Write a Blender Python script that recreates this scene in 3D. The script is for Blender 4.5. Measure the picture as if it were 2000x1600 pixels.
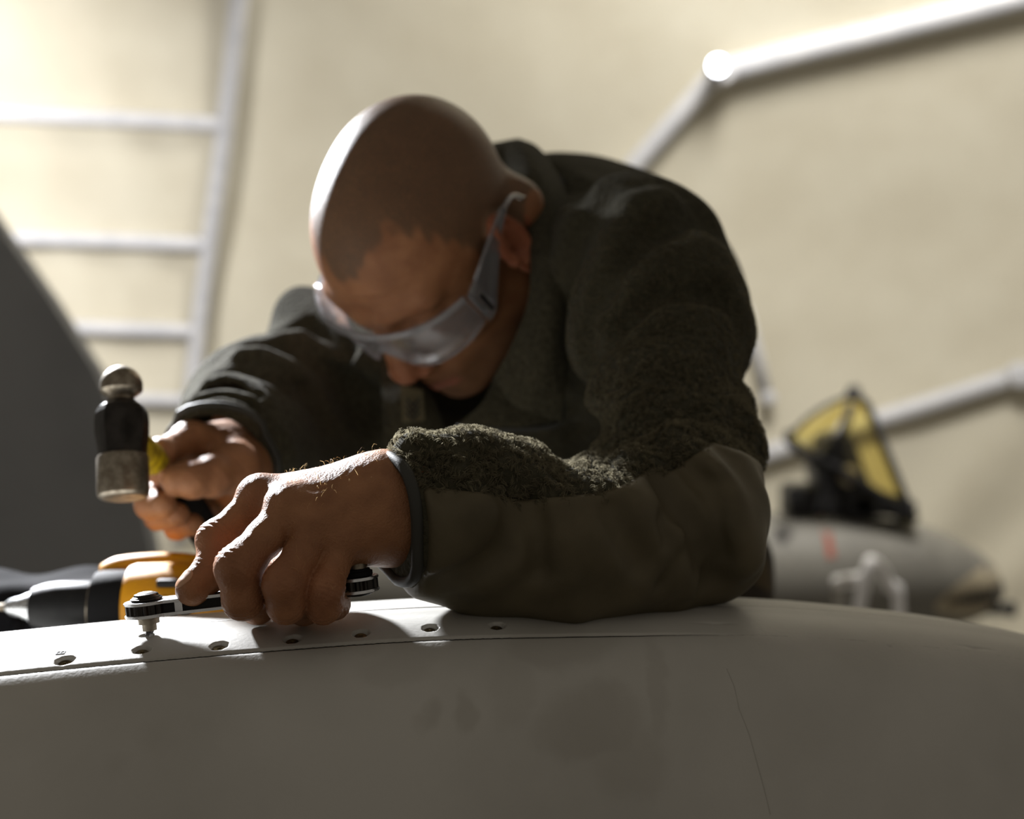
import bpy, bmesh, math, random
import numpy as np
from mathutils import Vector, Matrix
random.seed(7)
for o in list(bpy.data.objects): bpy.data.objects.remove(o, do_unlink=True)
SC = bpy.context.scene
COL = SC.collection
FPX = 2600.0      # focal length in pixels of the 2000x1600 frame
HZ = 850.0        # pixel row of the horizon
FLOOR = -2.2      # the camera is the origin, 2.2 m above the hangar floor

# ------------------------------------------------------------------ camera
cd = bpy.data.cameras.new('camera'); cam = bpy.data.objects.new('camera', cd); COL.objects.link(cam)
cam.rotation_euler = (math.pi/2, 0, 0)
cd.sensor_fit = 'HORIZONTAL'; cd.sensor_width = 36.0; cd.lens = FPX*36/2000
cd.shift_y = (HZ-800)/2000
cd.clip_start = 0.02; cd.clip_end = 200
cd.dof.use_dof = True; cd.dof.focus_distance = 0.715; cd.dof.aperture_fstop = 5.0
SC.camera = cam

# ------------------------------------------------------------------ world, lights, exposure
w = bpy.data.worlds.new('hangar_air'); SC.world = w; w.use_nodes = True
w.node_tree.nodes['Background'].inputs[0].default_value = (1.0, 0.90, 0.76, 1)
w.node_tree.nodes['Background'].inputs[1].default_value = 0.22
vs = SC.view_settings
vs.view_transform = 'Standard'; vs.look = 'None'; vs.gamma = 1.0; vs.use_curve_mapping = False
vs.exposure = 0.0

def lamp(kind, loc, aim, energy, size, color=(1,1,1), spot=None, blend=0.5, name='lamp_light'):
    ld = bpy.data.lights.new(name, kind); ld.energy = energy; ld.color = color
    if kind == 'AREA': ld.size = size
    else: ld.shadow_soft_size = size
    if kind == 'SPOT': ld.spot_size = math.radians(spot); ld.spot_blend = blend
    o = bpy.data.objects.new(name, ld); COL.objects.link(o); o.location = loc
    o.rotation_euler = (Vector(aim)-Vector(loc)).to_track_quat('-Z', 'Y').to_euler()
    return o
KEY_POS = (-1.35, 2.5, 1.15)
key = lamp('SPOT', KEY_POS, (-0.40, 0.60, -0.13), 1700, 0.09, (0.94, 0.96, 1.0), 36, 0.9, 'floodlight_left_offscreen')
back_l = lamp('SPOT', (-5.6, 8.0, 2.2), (-5.2, 12.6, 2.0), 1200, 0.25, (1.0, 0.97, 0.93), 120, 0.9, 'wall_lamp_left_offscreen')
tent_a = lamp('AREA', (1.9, 6.6, 5.2), (1.9, 12.5, 1.0), 520, 1.6, (1.0, 0.96, 0.88), name='ceiling_lamp_offscreen')


# ------------------------------------------------------------------ helpers
def U(px, py, d):
    """point seen at pixel (px,py) at distance d along the view axis"""
    return np.array([(px-1000)/FPX*d, d, (HZ-py)/FPX*d])
def tag(o, label=None, cat=None, group=None, kind=None):
    if label: o['label'] = label
    if cat: o['category'] = cat
    if group: o['group'] = group
    if kind: o['kind'] = kind
    return o
def empty(name, loc=(0,0,0)):
    o = bpy.data.objects.new(name, None); COL.objects.link(o); o.location = tuple(loc); o.empty_display_size = .05
    return o
def link(name, me, material=None, parent=None, smooth=True):
    if material is not None:
        me.materials.clear(); me.materials.append(material)
    if smooth and len(me.polygons):
        me.polygons.foreach_set('use_smooth', np.ones(len(me.polygons), bool))
    o = bpy.data.objects.new(name, me); COL.objects.link(o)
    if parent is not None:
        o.parent = parent
        if parent.type == 'EMPTY': o.matrix_parent_inverse = Matrix.Translation(parent.location).inverted()
    return o
def mesh_np(name, verts, faces):
    """verts (N,3), faces (M,4) or (M,3) arrays"""
    me = bpy.data.meshes.new(name)
    verts = np.asarray(verts, np.float32); faces = np.asarray(faces, np.int32)
    k = faces.shape[1]; m = len(faces)
    me.vertices.add(len(verts)); me.vertices.foreach_set('co', verts.ravel())
    me.loops.add(m*k); me.loops.foreach_set('vertex_index', faces.ravel())
    me.polygons.add(m); me.polygons.foreach_set('loop_start', np.arange(0, m*k, k, dtype=np.int32))
    me.update(calc_edges=True); me.validate()
    return me
def mesh_list(name, verts, faces):
    me = bpy.data.meshes.new(name); me.from_pydata([tuple(v) for v in verts], [], faces); me.update(); return me
def attr(me, name, vals):
    a = me.attributes.new(name, 'FLOAT', 'POINT'); a.data.foreach_set('value', np.asarray(vals, np.float32))
def bm_obj(name, bm, material, parent=None, smooth=True, angle=None):
    me = bpy.data.meshes.new(name); bmesh.ops.recalc_face_normals(bm, faces=bm.faces); bm.to_mesh(me); bm.free()
    o = link(name, me, material, parent, smooth)
    if smooth and angle: me.set_sharp_from_angle(angle=math.radians(angle))
    return o
def frame_from(axis):
    a = np.asarray(axis, float); a = a/np.linalg.norm(a)
    t = np.array([0,0,1.0]) if abs(a[2]) < .9 else np.array([0,1.0,0])
    u = np.cross(t, a); u /= np.linalg.norm(u); v = np.cross(a, u)
    return a, u, v
def lathe(name, base, axis, prof, n=40, material=None, parent=None, angle=35, squash=(1,1), up=None):
    """prof: list of (distance along axis, radius); closed with caps"""
    a, u, v = frame_from(axis)
    if up is not None:
        v = np.asarray(up, float); v = v - a*np.dot(a, v); v /= np.linalg.norm(v); u = np.cross(v, a)
    vs_, fs = [], []
    for (s, r) in prof:
        for k in range(n):
            th = 2*math.pi*k/n
            vs_.append(np.asarray(base)+a*s+u*(r*math.cos(th)*squash[0])+v*(r*math.sin(th)*squash[1]))
    m = len(prof)
    for i in range(m-1):
        for k in range(n):
            fs.append((i*n+k, i*n+(k+1) % n, (i+1)*n+(k+1) % n, (i+1)*n+k))
    fs.append(tuple(range(n-1, -1, -1))); fs.append(tuple((m-1)*n+k for k in range(n)))
    me = mesh_list(name, vs_, fs)
    bm = bmesh.new(); bm.from_mesh(me); bmesh.ops.recalc_face_normals(bm, faces=bm.faces); bm.to_mesh(me); bm.free()
    o = link(name, me, material, parent, True)
    if angle: me.set_sharp_from_angle(angle=math.radians(angle))
    return o
def catmull(pts, n=8, closed=False):
    P = [np.asarray(p, float) for p in pts]; out = []
    m = len(P)
    rng = range(m) if closed else range(m-1)
    for i in rng:
        p0 = P[(i-1) % m] if (closed or i > 0) else 2*P[0]-P[1]
        p1 = P[i]; p2 = P[(i+1) % m]
        p3 = P[(i+2) % m] if (closed or i+2 < m) else 2*P[-1]-P[-2]
        for k in range(n):
            t = k/n
            out.append(.5*((2*p1)+(-p0+p2)*t+(2*p0-5*p1+4*p2-p3)*t*t+(-p0+3*p1-3*p2+p3)*t**3))
    if not closed: out.append(P[-1])
    return out
def tube(name, pts, r, material, parent=None, n=10, closed=False, flat=1.0):
    P = [np.asarray(p, float) for p in pts]; m = len(P)
    rs = r if hasattr(r, '__len__') else [r]*m
    vs_, fs = [], []
    pu = None
    for i in range(m):
        if closed: t = P[(i+1) % m]-P[(i-1) % m]
        else: t = P[min(i+1, m-1)]-P[max(i-1, 0)]
        t /= np.linalg.norm(t)+1e-12
        if pu is None: _, u, v = frame_from(t)
        else:
            u = pu-t*np.dot(pu, t); u /= np.linalg.norm(u)+1e-12; v = np.cross(t, u)
        pu = u
        for k in range(n):
            th = 2*math.pi*k/n
            vs_.append(P[i]+rs[i]*(u*math.cos(th)+v*math.sin(th)*flat))
    L = m if closed else m-1
    for i in range(L):
        j = (i+1) % m
        for k in range(n):
            fs.append((i*n+k, i*n+(k+1) % n, j*n+(k+1) % n, j*n+k))
    if not closed:
        fs.append(tuple(range(n-1, -1, -1))); fs.append(tuple((m-1)*n+k for k in range(n)))
    return link(name, mesh_list(name, vs_, fs), material, parent, True)
def rbox(name, c, size, material, parent=None, bevel=.004, rot=None, seg=3):
    bm = bmesh.new(); bmesh.ops.create_cube(bm, size=1)
    bmesh.ops.scale(bm, vec=size, verts=bm.verts)
    if bevel: bmesh.ops.bevel(bm, geom=list(bm.edges), offset=bevel, segments=seg, profile=.5, affect='EDGES')
    M = Matrix.Translation(Vector(tuple(c))) @ (rot.to_4x4() if rot is not None else Matrix.Identity(4))
    bmesh.ops.transform(bm, matrix=M, verts=bm.verts)
    return bm_obj(name, bm, material, parent, True, 40)
def prism(name, poly, depth_vec, material, parent=None, bevel=0.0, angle=35):
    """closed outline poly (list of 3D points) extruded along depth_vec"""
    bm = bmesh.new(); d = Vector(tuple(depth_vec))
    a = [bm.verts.new(Vector(tuple(p))) for p in poly]; b = [bm.verts.new(Vector(tuple(p))+d) for p in poly]
    bm.faces.new(a); bm.faces.new(b[::-1])
    n = len(a)
    for i in range(n): bm.faces.new((a[i], b[i], b[(i+1) % n], a[(i+1) % n]))
    if bevel: bmesh.ops.bevel(bm, geom=list(bm.edges), offset=bevel, segments=2, affect='EDGES')
    return bm_obj(name, bm, material, parent, True, angle)

# ---- signed distance modelling: smooth unions of simple volumes, meshed with surface nets
def smin(a, b, k):
    h = np.clip(.5+.5*(b-a)/k, 0, 1); return b+(a-b)*h-k*h*(1-h)
def smax(a, b, k): return -smin(-a, -b, k)
def cap(P, a, b, ra, rb=None):
    rb = ra if rb is None else rb
    a = np.asarray(a, np.float32); ab = np.asarray(b, np.float32)-a
    q = P-a; t = np.clip((q@ab)/max(float(ab@ab), 1e-12), 0, 1)
    return np.sqrt(((q-t[:, None]*ab)**2).sum(1))-(ra+(rb-ra)*t)
def ell(P, c, r, R=None):
    q = P-np.asarray(c, np.float32)
    if R is not None: q = q@np.asarray(R, np.float32)
    r = np.asarray(r, np.float32)
    k0 = np.sqrt(((q/r)**2).sum(1)); k1 = np.sqrt(((q/(r*r))**2).sum(1))
    return k0*(k0-1)/np.maximum(k1, 1e-9)
def sph(P, c, r): return np.sqrt(((P-np.asarray(c, np.float32))**2).sum(1))-r
def chain(P, pts, k=.004):
    """pts: list of (point, radius)"""
    d = None
    for (a, ra), (b, rb) in zip(pts[:-1], pts[1:]):
        c = cap(P, a, b, ra, rb); d = c if d is None else smin(d, c, k)
    return d
def waves(P, scale, seed, n=7):
    rg = np.random.default_rng(seed); s = 0
    for i in range(n):
        v = rg.normal(size=3); v /= np.linalg.norm(v); v = (v*(.6+.8*rg.random())*2*math.pi/scale).astype(np.float32)
        s = s+np.sin(P@v+np.float32(rg.random()*6.28))
    return s/math.sqrt(n)
def sstep(a, b, x):
    t = np.clip((x-a)/(b-a), 0, 1); return t*t*(3-2*t)

def surface_nets(f, lo, hi, h, slack=1.7):
    lo = np.asarray(lo, np.float32); B = 8
    nb = np.ceil((np.asarray(hi)-lo)/(h*B)).astype(int); n = nb*B
    g = [lo[i]+h*(np.arange(nb[i])*B+B/2-.5) for i in range(3)]
    C = np.stack(np.meshgrid(*g, indexing='ij'), -1).reshape(-1, 3).astype(np.float32)
    dc = np.concatenate([f(c) for c in np.array_split(C, max(1, len(C)//200000))])
    keep = np.abs(dc) < slack*h*B*.87
    V = np.where(dc > 0, 1., -1.).astype(np.float32)
    V = np.broadcast_to(V.reshape(nb[0], 1, nb[1], 1, nb[2], 1), (nb[0], B, nb[1], B, nb[2], B)).copy()
    idx = np.nonzero(keep)[0]
    off = (np.stack(np.meshgrid(*[np.arange(B)]*3, indexing='ij'), -1).reshape(-1, 3)*h).astype(np.float32)-np.float32(h*(B/2-.5))
    bi = np.stack(np.unravel_index(idx, nb), -1)
    for s in range(0, len(idx), 700):
        sl = slice(s, s+700)
        P = (C[idx[sl]][:, None, :]+off[None]).reshape(-1, 3)
        d = f(P).reshape(-1, B, B, B)
        b = bi[sl]; V[b[:, 0], :, b[:, 1], :, b[:, 2], :] = d
    V = V.reshape(n)
    ins = (V < 0).astype(np.uint8)
    sm = np.zeros(np.array(n)-1, np.uint8)
    for dx in (0, 1):
        for dy in (0, 1):
            for dz in (0, 1):
                sm += ins[dx:n[0]-1+dx, dy:n[1]-1+dy, dz:n[2]-1+dz]
    cells = np.stack(np.nonzero((sm > 0) & (sm < 8)), -1)
    vid = np.full(np.array(n)-1, -1, np.int32); vid[cells[:, 0], cells[:, 1], cells[:, 2]] = np.arange(len(cells))
    cor = [(dx, dy, dz) for dx in (0, 1) for dy in (0, 1) for dz in (0, 1)]
    cv = np.stack([V[cells[:, 0]+c[0], cells[:, 1]+c[1], cells[:, 2]+c[2]] for c in cor], -1)
    acc = np.zeros((len(cells), 3)); cnt = np.zeros(len(cells))
    for i in range(8):
        for j in range(i+1, 8):
            if sum(abs(a-b) for a, b in zip(cor[i], cor[j])) != 1: continue
            a, b = cv[:, i], cv[:, j]; m = (a < 0) != (b < 0)
            t = np.where(m, a/np.where(m, a-b, 1), 0)
            p = np.array(cor[i])+t[:, None]*(np.array(cor[j])-np.array(cor[i]))
            acc += p*m[:, None]; cnt += m
    verts = lo+h*(cells+acc/np.maximum(cnt, 1)[:, None])
    faces = []
    for ax in range(3):
        a1, a2 = (ax+1) % 3, (ax+2) % 3
        sl0 = [slice(1, n[i]-1) for i in range(3)]; sl1 = list(sl0)
        sl0[ax] = slice(0, n[ax]-1); sl1[ax] = slice(1, n[ax])
        A = ins[tuple(sl0)]; Bm = ins[tuple(sl1)]
        e = np.stack(np.nonzero(A != Bm), -1)
        if not len(e): continue
        fl = A[e[:, 0], e[:, 1], e[:, 2]]
        base = e+1; base[:, ax] -= 1
        q = []
        for (s1, s2) in ((-1, -1), (0, -1), (0, 0), (-1, 0)):
            c = base.copy(); c[:, a1] += s1; c[:, a2] += s2
            q.append(vid[c[:, 0], c[:, 1], c[:, 2]])
        q = np.stack(q, -1); q = np.where(fl[:, None] == 1, q, q[:, ::-1])
        faces.append(q)
    faces = np.concatenate(faces); faces = faces[(faces >= 0).all(1)]
    return verts.astype(np.float32), faces

# ------------------------------------------------------------------ materials
def material(name, col, rough=.6, metal=0.0, col2=None, scale=20, detail=3, bump=0.0, bscale=None, bdist=.001, spec=.5,
             sss=0.0, trans=0.0, ior=1.45, emit=None, alpha=None, mix=(0.35, .65), rough2=None, coat=0.0, sheen=0.0):
    m = bpy.data.materials.new(name); m.use_nodes = True
    nt = m.node_tree; b = nt.nodes['Principled BSDF']
    b.inputs['Base Color'].default_value = (*col, 1); b.inputs['Roughness'].default_value = rough
    b.inputs['Metallic'].default_value = metal; b.inputs['Specular IOR Level'].default_value = spec
    b.inputs['IOR'].default_value = ior; b.inputs['Transmission Weight'].default_value = trans
    b.inputs['Coat Weight'].default_value = coat; b.inputs['Sheen Weight'].default_value = sheen
    if sss:
        b.inputs['Subsurface Weight'].default_value = sss; b.inputs['Subsurface Radius'].default_value = (1, .35, .18)
        b.inputs['Subsurface Scale'].default_value = .006
    if alpha is not None: b.inputs['Alpha'].default_value = alpha
    if emit: b.inputs['Emission Color'].default_value = (*emit[0], 1); b.inputs['Emission Strength'].default_value = emit[1]
    tc = nt.nodes.new('ShaderNodeTexCoord')
    if col2 is not None or rough2 is not None:
        nz = nt.nodes.new('ShaderNodeTexNoise'); nz.inputs['Scale'].default_value = scale; nz.inputs['Detail'].default_value = detail
        nt.links.new(tc.outputs['Object'], nz.inputs['Vector'])
        rp = nt.nodes.new('ShaderNodeMapRange'); rp.inputs[1].default_value = mix[0]; rp.inputs[2].default_value = mix[1]
        nt.links.new(nz.outputs['Fac'], rp.inputs[0])
        if col2 is not None:
            mx = nt.nodes.new('ShaderNodeMix'); mx.data_type = 'RGBA'
            mx.inputs[6].default_value = (*col, 1); mx.inputs[7].default_value = (*col2, 1)
            nt.links.new(rp.outputs[0], mx.inputs[0]); nt.links.new(mx.outputs[2], b.inputs['Base Color'])
            mx.name = 'colmix'
        if rough2 is not None:
            mr = nt.nodes.new('ShaderNodeMapRange'); mr.inputs[3].default_value = rough; mr.inputs[4].default_value = rough2
            nt.links.new(rp.outputs[0], mr.inputs[0]); nt.links.new(mr.outputs[0], b.inputs['Roughness'])
    if bump:
        nb_ = nt.nodes.new('ShaderNodeTexNoise'); nb_.inputs['Scale'].default_value = bscale or scale; nb_.inputs['Detail'].default_value = 4
        nt.links.new(tc.outputs['Object'], nb_.inputs['Vector'])
        bp = nt.nodes.new('ShaderNodeBump'); bp.inputs['Strength'].default_value = bump; bp.inputs['Distance'].default_value = bdist
        nt.links.new(nb_.outputs['Fac'], bp.inputs['Height']); nt.links.new(bp.outputs[0], b.inputs['Normal'])
        bp.name = 'bump'
    return m
def glass(name, tint, haze=.06, rough=.05, gloss=.5):
    m = bpy.data.materials.new(name); m.use_nodes = True; nt = m.node_tree
    for n in list(nt.nodes): nt.nodes.remove(n)
    out = nt.nodes.new('ShaderNodeOutputMaterial'); tr = nt.nodes.new('ShaderNodeBsdfTransparent'); tr.inputs[0].default_value = (*tint, 1)
    g = nt.nodes.new('ShaderNodeBsdfGlossy'); g.inputs['Roughness'].default_value = rough; g.inputs['Color'].default_value = (1,1,1,1)
    df = nt.nodes.new('ShaderNodeBsdfDiffuse'); df.inputs[0].default_value = (.9,.9,.93,1)
    tl = nt.nodes.new('ShaderNodeBsdfTranslucent'); tl.inputs[0].default_value = (.9,.9,.93,1)
    h1 = nt.nodes.new('ShaderNodeMixShader'); h1.inputs[0].default_value = .5; nt.links.new(df.outputs[0], h1.inputs[1]); nt.links.new(tl.outputs[0], h1.inputs[2])
    a = nt.nodes.new('ShaderNodeMixShader'); a.inputs[0].default_value = haze; nt.links.new(tr.outputs[0], a.inputs[1]); nt.links.new(h1.outputs[0], a.inputs[2])
    fr_ = nt.nodes.new('ShaderNodeFresnel'); fr_.inputs[0].default_value = 1.45
    mu = nt.nodes.new('ShaderNodeMath'); mu.operation = 'MULTIPLY'; mu.inputs[1].default_value = gloss; nt.links.new(fr_.outputs[0], mu.inputs[0])
    b = nt.nodes.new('ShaderNodeMixShader'); nt.links.new(mu.outputs[0], b.inputs[0]); nt.links.new(a.outputs[0], b.inputs[1]); nt.links.new(g.outputs[0], b.inputs[2])
    nt.links.new(b.outputs[0], out.inputs[0]); return m
def lin(r, g, b):
    f = lambda c: (c/255/12.92) if c/255 <= .04045 else ((c/255+.055)/1.055)**2.4
    return (f(r), f(g), f(b))

# ================================================================== the tent hangar
M_tent = material('tan_tent_fabric', lin(214,209,193), .85, col2=lin(205,199,182), scale=1.3, bump=.15, bscale=60, bdist=.004, spec=.15)
M_floor = material('hangar_floor_concrete', lin(120,115,105), .8, col2=lin(95,92,86), scale=2.0, bump=.2, bscale=40, bdist=.003)
M_white = material('white_tube_paint', lin(205,206,212), .35, col2=lin(190,192,200), scale=6)
ARCH = catmull([(13.3,-2.2),(13.2,-1),(13.0,0),(12.75,1),(12.35,2),(11.7,3),(10.8,4),(9.4,5.0),(7.6,5.7),(5.5,6.2),(3.2,6.45)], 8)
ARCH = np.array(ARCH)
def tent_xyz(x, i):
    """point on the tent skin at arch sample i (array) and position x"""
    y = np.interp(i, np.arange(len(ARCH)), ARCH[:, 0]); z = np.interp(i, np.arange(len(ARCH)), ARCH[:, 1])
    y = y-.045*np.maximum(0, x-1.0)**2-.03*np.maximum(0, -x-3.0)**2
    P = np.stack([x, y, z], -1).astype(np.float32)
    q = P.reshape(-1, 3)
    f = .018*np.sin(q[:, 0]*9+q[:, 2]*1.6+1.5*np.sin(q[:, 2]*1.1))*sstep(-1.6, -3.2, q[:, 0])
    f += .03*np.sin(q[:, 0]*5.2-q[:, 2]*4.2+1.2*np.sin(q[:, 2]*2.0))*sstep(2.8, 3.9, q[:, 0])*sstep(.6, -.3, q[:, 2])
    f += .03*waves(q, 2.6, 3)
    q[:, 1] += f
    return q.reshape(P.shape)
xs = np.linspace(-9, 8, 260); ii = np.linspace(0, len(ARCH)-1, 150)
X_, I_ = np.meshgrid(xs, ii, indexing='ij'); TP = tent_xyz(X_, I_)
nx, ni = TP.shape[:2]
k_ = (np.arange(nx-1)[:, None]*ni+np.arange(ni-1)[None]).ravel()
wall = link('wall_back', mesh_np('wall_back', TP.reshape(-1, 3), np.stack([k_, k_+1, k_+ni+1, k_+ni], -1)), M_tent)
tag(wall, 'tan fabric tent skin arching behind the man', 'tent wall', kind='structure')
flo = rbox('floor', (0, 6, FLOOR-.05), (20, 18, .1), M_floor, bevel=0)
tag(flo, 'dull concrete hangar floor under the tent', 'floor', kind='structure')
def on_tent(px, py, gap=.1):
    """where the ray through a pixel meets the tent skin, pulled gap metres inwards"""
    d = 12.5
    for _ in range(40):
        p = U(px, py, d)
        i = np.interp(p[2], ARCH[:, 1], np.arange(len(ARCH)))
        d = .5*d+.5*float(tent_xyz(np.array([p[0]]), np.array([i]))[0, 1])
    return U(px, py, d-gap)
tf = tag(empty('tent_frame', (0, 12.5, FLOOR)), 'white painted tubular steel frame inside the tan fabric tent', 'tent frame')
def pole(name, pix, wpx, r=None):
    P = [on_tent(*p) for p in pix]
    P = catmull(P, 8)
    rr = wpx/2/FPX*12.3
    return tube(name, P, rr, M_white, tf, 14)
pole('rib', [(488,-260),(466,0),(441,240),(410,475),(388,650),(374,790),(352,1060)], 33)
pole('purlin', [(-420,212),(-200,216),(0,222),(220,232),(438,244)], 30)
pole('purlin', [(-420,455),(-200,459),(20,465),(220,471),(408,478)], 30)
pole('purlin', [(-420,632),(-200,634),(120,640),(388,648)], 30)
pole('purlin', [(-420,776),(0,777),(200,779),(374,783)], 27)
pole('rib', [(1010,585),(1120,455),(1240,322),(1330,220),(1400,140)], 38)
pole('rib', [(1405,140),(1560,100),(1760,52),(2000,-8),(2200,-60)], 44)
pole('rib', [(1390,922),(1490,889),(1620,848),(1800,793),(1985,735),(2200,668)], 38)
for px, py, r in ((1408,140,.125),(1990,733,.12),(1500,778,.07)):
    c = on_tent(px, py, .14)
    lathe('joint', c-np.array([0,.10,0]), (0,1,0), [(0,r*.5),(.02,r*.9),(.05,r),(.14,r),(.17,r*.85),(.2,r*.5)], 24, M_white, tf)
tube('strut', [on_tent(1500,778,.13), on_tent(1480,690,.13), on_tent(1455,600,.12)], .05, M_white, tf, 10)
# the lamp that glows at the frame joint
M_bulb = material('glowing_bulb', (1,1,1), .3, emit=((.92,.95,1.0), 14))
M_sock = material('lamp_socket_grey', lin(120,120,125), .5)
c = on_tent(1403,127,.42)
lp = tag(empty('bulkhead_lamp', c), 'small round glowing white lamp at the bend of the tent frame', 'lamp')
lathe('bulb', c-np.array([0,.06,0]), (0,1,0), [(0,.008),(.01,.038),(.035,.062),(.07,.072),(.10,.068)], 28, M_bulb, lp, None)
lathe('socket', c+np.array([0,.035,0]), (0,1,0), [(0,.075),(.03,.08),(.06,.05),(.22,.045)], 24, M_sock, lp)

# floodlights that light the tent and the work (outside or at the edge of the frame)
M_blackmetal = material('black_powder_coat', lin(24,24,26), .45, col2=lin(34,34,36), scale=30)
M_lens = material('floodlight_lens', (.85,.85,.85), .2)
def flood(loc, aim, size, label):
    d = Vector(aim)-Vector(loc); d.normalize(); q = d.to_track_quat('Y', 'Z').to_matrix()
    base = Vector((loc[0], loc[1], FLOOR))
    t = tag(empty('floodlight', base), label, 'work light')
    c = Vector(loc)-d*.10
    rbox('housing', c, (size, .10, size*.7), M_blackmetal, t, .01, q)
    rbox('lens', c+d*.052, (size*.86, .006, size*.56), M_lens, t, 0, q)
    tube('pole', [(c.x, c.y, c.z-size*.3), (c.x, c.y, FLOOR+.25)], .016, M_blackmetal, t)
    for k in range(3):
        a = k*2.094+.4
        tube('leg', [(c.x, c.y, FLOOR+.5), (c.x+.45*math.cos(a), c.y+.45*math.sin(a), FLOOR+.012)], .011, M_blackmetal, t, 8)
flood(KEY_POS, (-.40,.60,-.13), .30, 'black tripod floodlight aimed at the man and the wing')
flood((-5.6,8.0,2.2), (-5.2,12.6,2.0), .4, 'black floodlight on tall tripod aimed at the tent wall beside the frame')

# ================================================================== the grey wing he works on
M_wing = material('grey_aircraft_paint', lin(174,172,166), .5, col2=lin(162,160,154), scale=9, detail=5, bump=.35, bscale=420, bdist=.00035, spec=.35)
def add_stains(m):
    nt = m.node_tree; b = nt.nodes['Principled BSDF']; mx = nt.nodes['colmix']
    tc = [n for n in nt.nodes if n.type == 'TEX_COORD'][0]
    prev = mx.outputs[2]
    warp = nt.nodes.new('ShaderNodeTexNoise'); warp.inputs['Scale'].default_value = 28; warp.inputs['Detail'].default_value = 4
    nt.links.new(tc.outputs['Object'], warp.inputs['Vector'])
    wv = nt.nodes.new('ShaderNodeVectorMath'); wv.operation = 'MULTIPLY_ADD'
    wv.inputs[1].default_value = (.03,.03,.03); nt.links.new(warp.outputs['Color'], wv.inputs[0]); nt.links.new(tc.outputs['Object'], wv.inputs[2])
    acc = None
    for (px, py, d, rx, rz, s) in STAINS:
        c = U(px, py, d)+np.array([.015,.015,.015])
        sub = nt.nodes.new('ShaderNodeVectorMath'); sub.operation = 'SUBTRACT'; sub.inputs[1].default_value = tuple(c)
        nt.links.new(wv.outputs[0], sub.inputs[0])
        mul = nt.nodes.new('ShaderNodeVectorMath'); mul.operation = 'MULTIPLY'; mul.inputs[1].default_value = (1/rx, .2/rx, 1/rz)
        nt.links.new(sub.outputs[0], mul.inputs[0])
        ln = nt.nodes.new('ShaderNodeVectorMath'); ln.operation = 'LENGTH'; nt.links.new(mul.outputs[0], ln.inputs[0])
        mr = nt.nodes.new('ShaderNodeMapRange'); mr.interpolation_type = 'SMOOTHSTEP'
        mr.inputs[1].default_value = 1.25; mr.inputs[2].default_value = .6; mr.inputs[3].default_value = 0; mr.inputs[4].default_value = s
        nt.links.new(ln.outputs['Value'], mr.inputs[0])
        if acc is None: acc = mr.outputs[0]
        else:
            a = nt.nodes.new('ShaderNodeMath'); a.operation = 'MAXIMUM'
            nt.links.new(acc, a.inputs[0]); nt.links.new(mr.outputs[0], a.inputs[1]); acc = a.outputs[0]
    m2 = nt.nodes.new('ShaderNodeMix'); m2.data_type = 'RGBA'; m2.inputs[7].default_value = (*lin(112,105,92), 1)
    nt.links.new(prev, m2.inputs[6]); nt.links.new(acc, m2.inputs[0]); nt.links.new(m2.outputs[2], b.inputs['Base Color'])
STAINS = [(1150,1410,.72,.030,.016,0.225),(1090,1275,.72,.032,.014,0.210),(900,1400,.68,.007,.012,0.225),(825,1430,.67,.007,.011,0.210),
          (1235,1470,.72,.024,.02,0.165),(1290,1350,.74,.008,.035,0.150),(240,1490,.6,.012,.014,0.150),(180,1530,.6,.01,.01,0.150),
          (760,1320,.68,.02,.009,0.120),(640,1275,.68,.03,.006,0.105),(1000,1340,.7,.015,.025,0.120)]
add_stains(M_wing)
M_dark = material('primed_inner_structure', lin(92,98,80), .8)
CX = np.array([-1.2,-.8,-.5,-.279,-.202,-.048,.129,.185,.311,.349,.5,.8,1.1])
CZ = np.array([-.20,-.15,-.125,-.1103,-.1052,-.0994,-.105,-.109,-.126,-.1343,-.178,-.30,-.47])
_gx = np.linspace(-1.3, 1.2, 501); _gz = np.interp(_gx, CX, CZ)
for _ in range(3): _gz = np.convolve(np.pad(_gz, 12, mode='reflect', reflect_type='odd'), np.hanning(27)[1:-1]/np.hanning(27).sum(), 'valid')
_c = np.stack([_gx, _gz], -1)
def crest(X): return .725+.29*(X+.277), np.interp(X, _c[:, 0], _c[:, 1])
PROF = np.array(catmull([(.95,-.80),(.75,-.50),(.5,-.225),(.3,-.085),(.2,-.037),(.1,-.009),(0,0),(-.035,-.002),(-.058,-.0075),(-.078,-.018),
        (-.096,-.036),(-.110,-.062),(-.122,-.10),(-.130,-.15),(-.130,-.24),(-.112,-.36),(-.07,-.5)], 40))
_al = np.r_[0, np.cumsum(np.linalg.norm(np.diff(PROF, axis=0), axis=1))]
def wing_pt(X, t, down=0.0):
    """X across, t = arc length along the section"""
    X = np.asarray(X, float); t = np.asarray(t, float)
    yc, zc = crest(X); s = np.interp(t, _al, PROF[:, 0]); dz = np.interp(t, _al, PROF[:, 1])
    P = np.stack([X+0*t, yc+s, zc+dz], -1)
    if np.any(down):
        e = 5e-4; s2 = np.interp(t+e, _al, PROF[:, 0]); d2 = np.interp(t+e, _al, PROF[:, 1]); s1 = np.interp(t-e, _al, PROF[:, 0]); d1 = np.interp(t-e, _al, PROF[:, 1])
        ty, tz = s2-s1, d2-d1; ln = np.sqrt(ty**2+tz**2)+1e-12
        n = np.stack([0*P[..., 0], tz/ln, -ty/ln], -1)
        P = P-n*np.asarray(down)[..., None]
    return P
T_SEAM = float(np.interp(.066, -PROF[:, 0][_al < 2.0][:560], _al[:560]))
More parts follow.
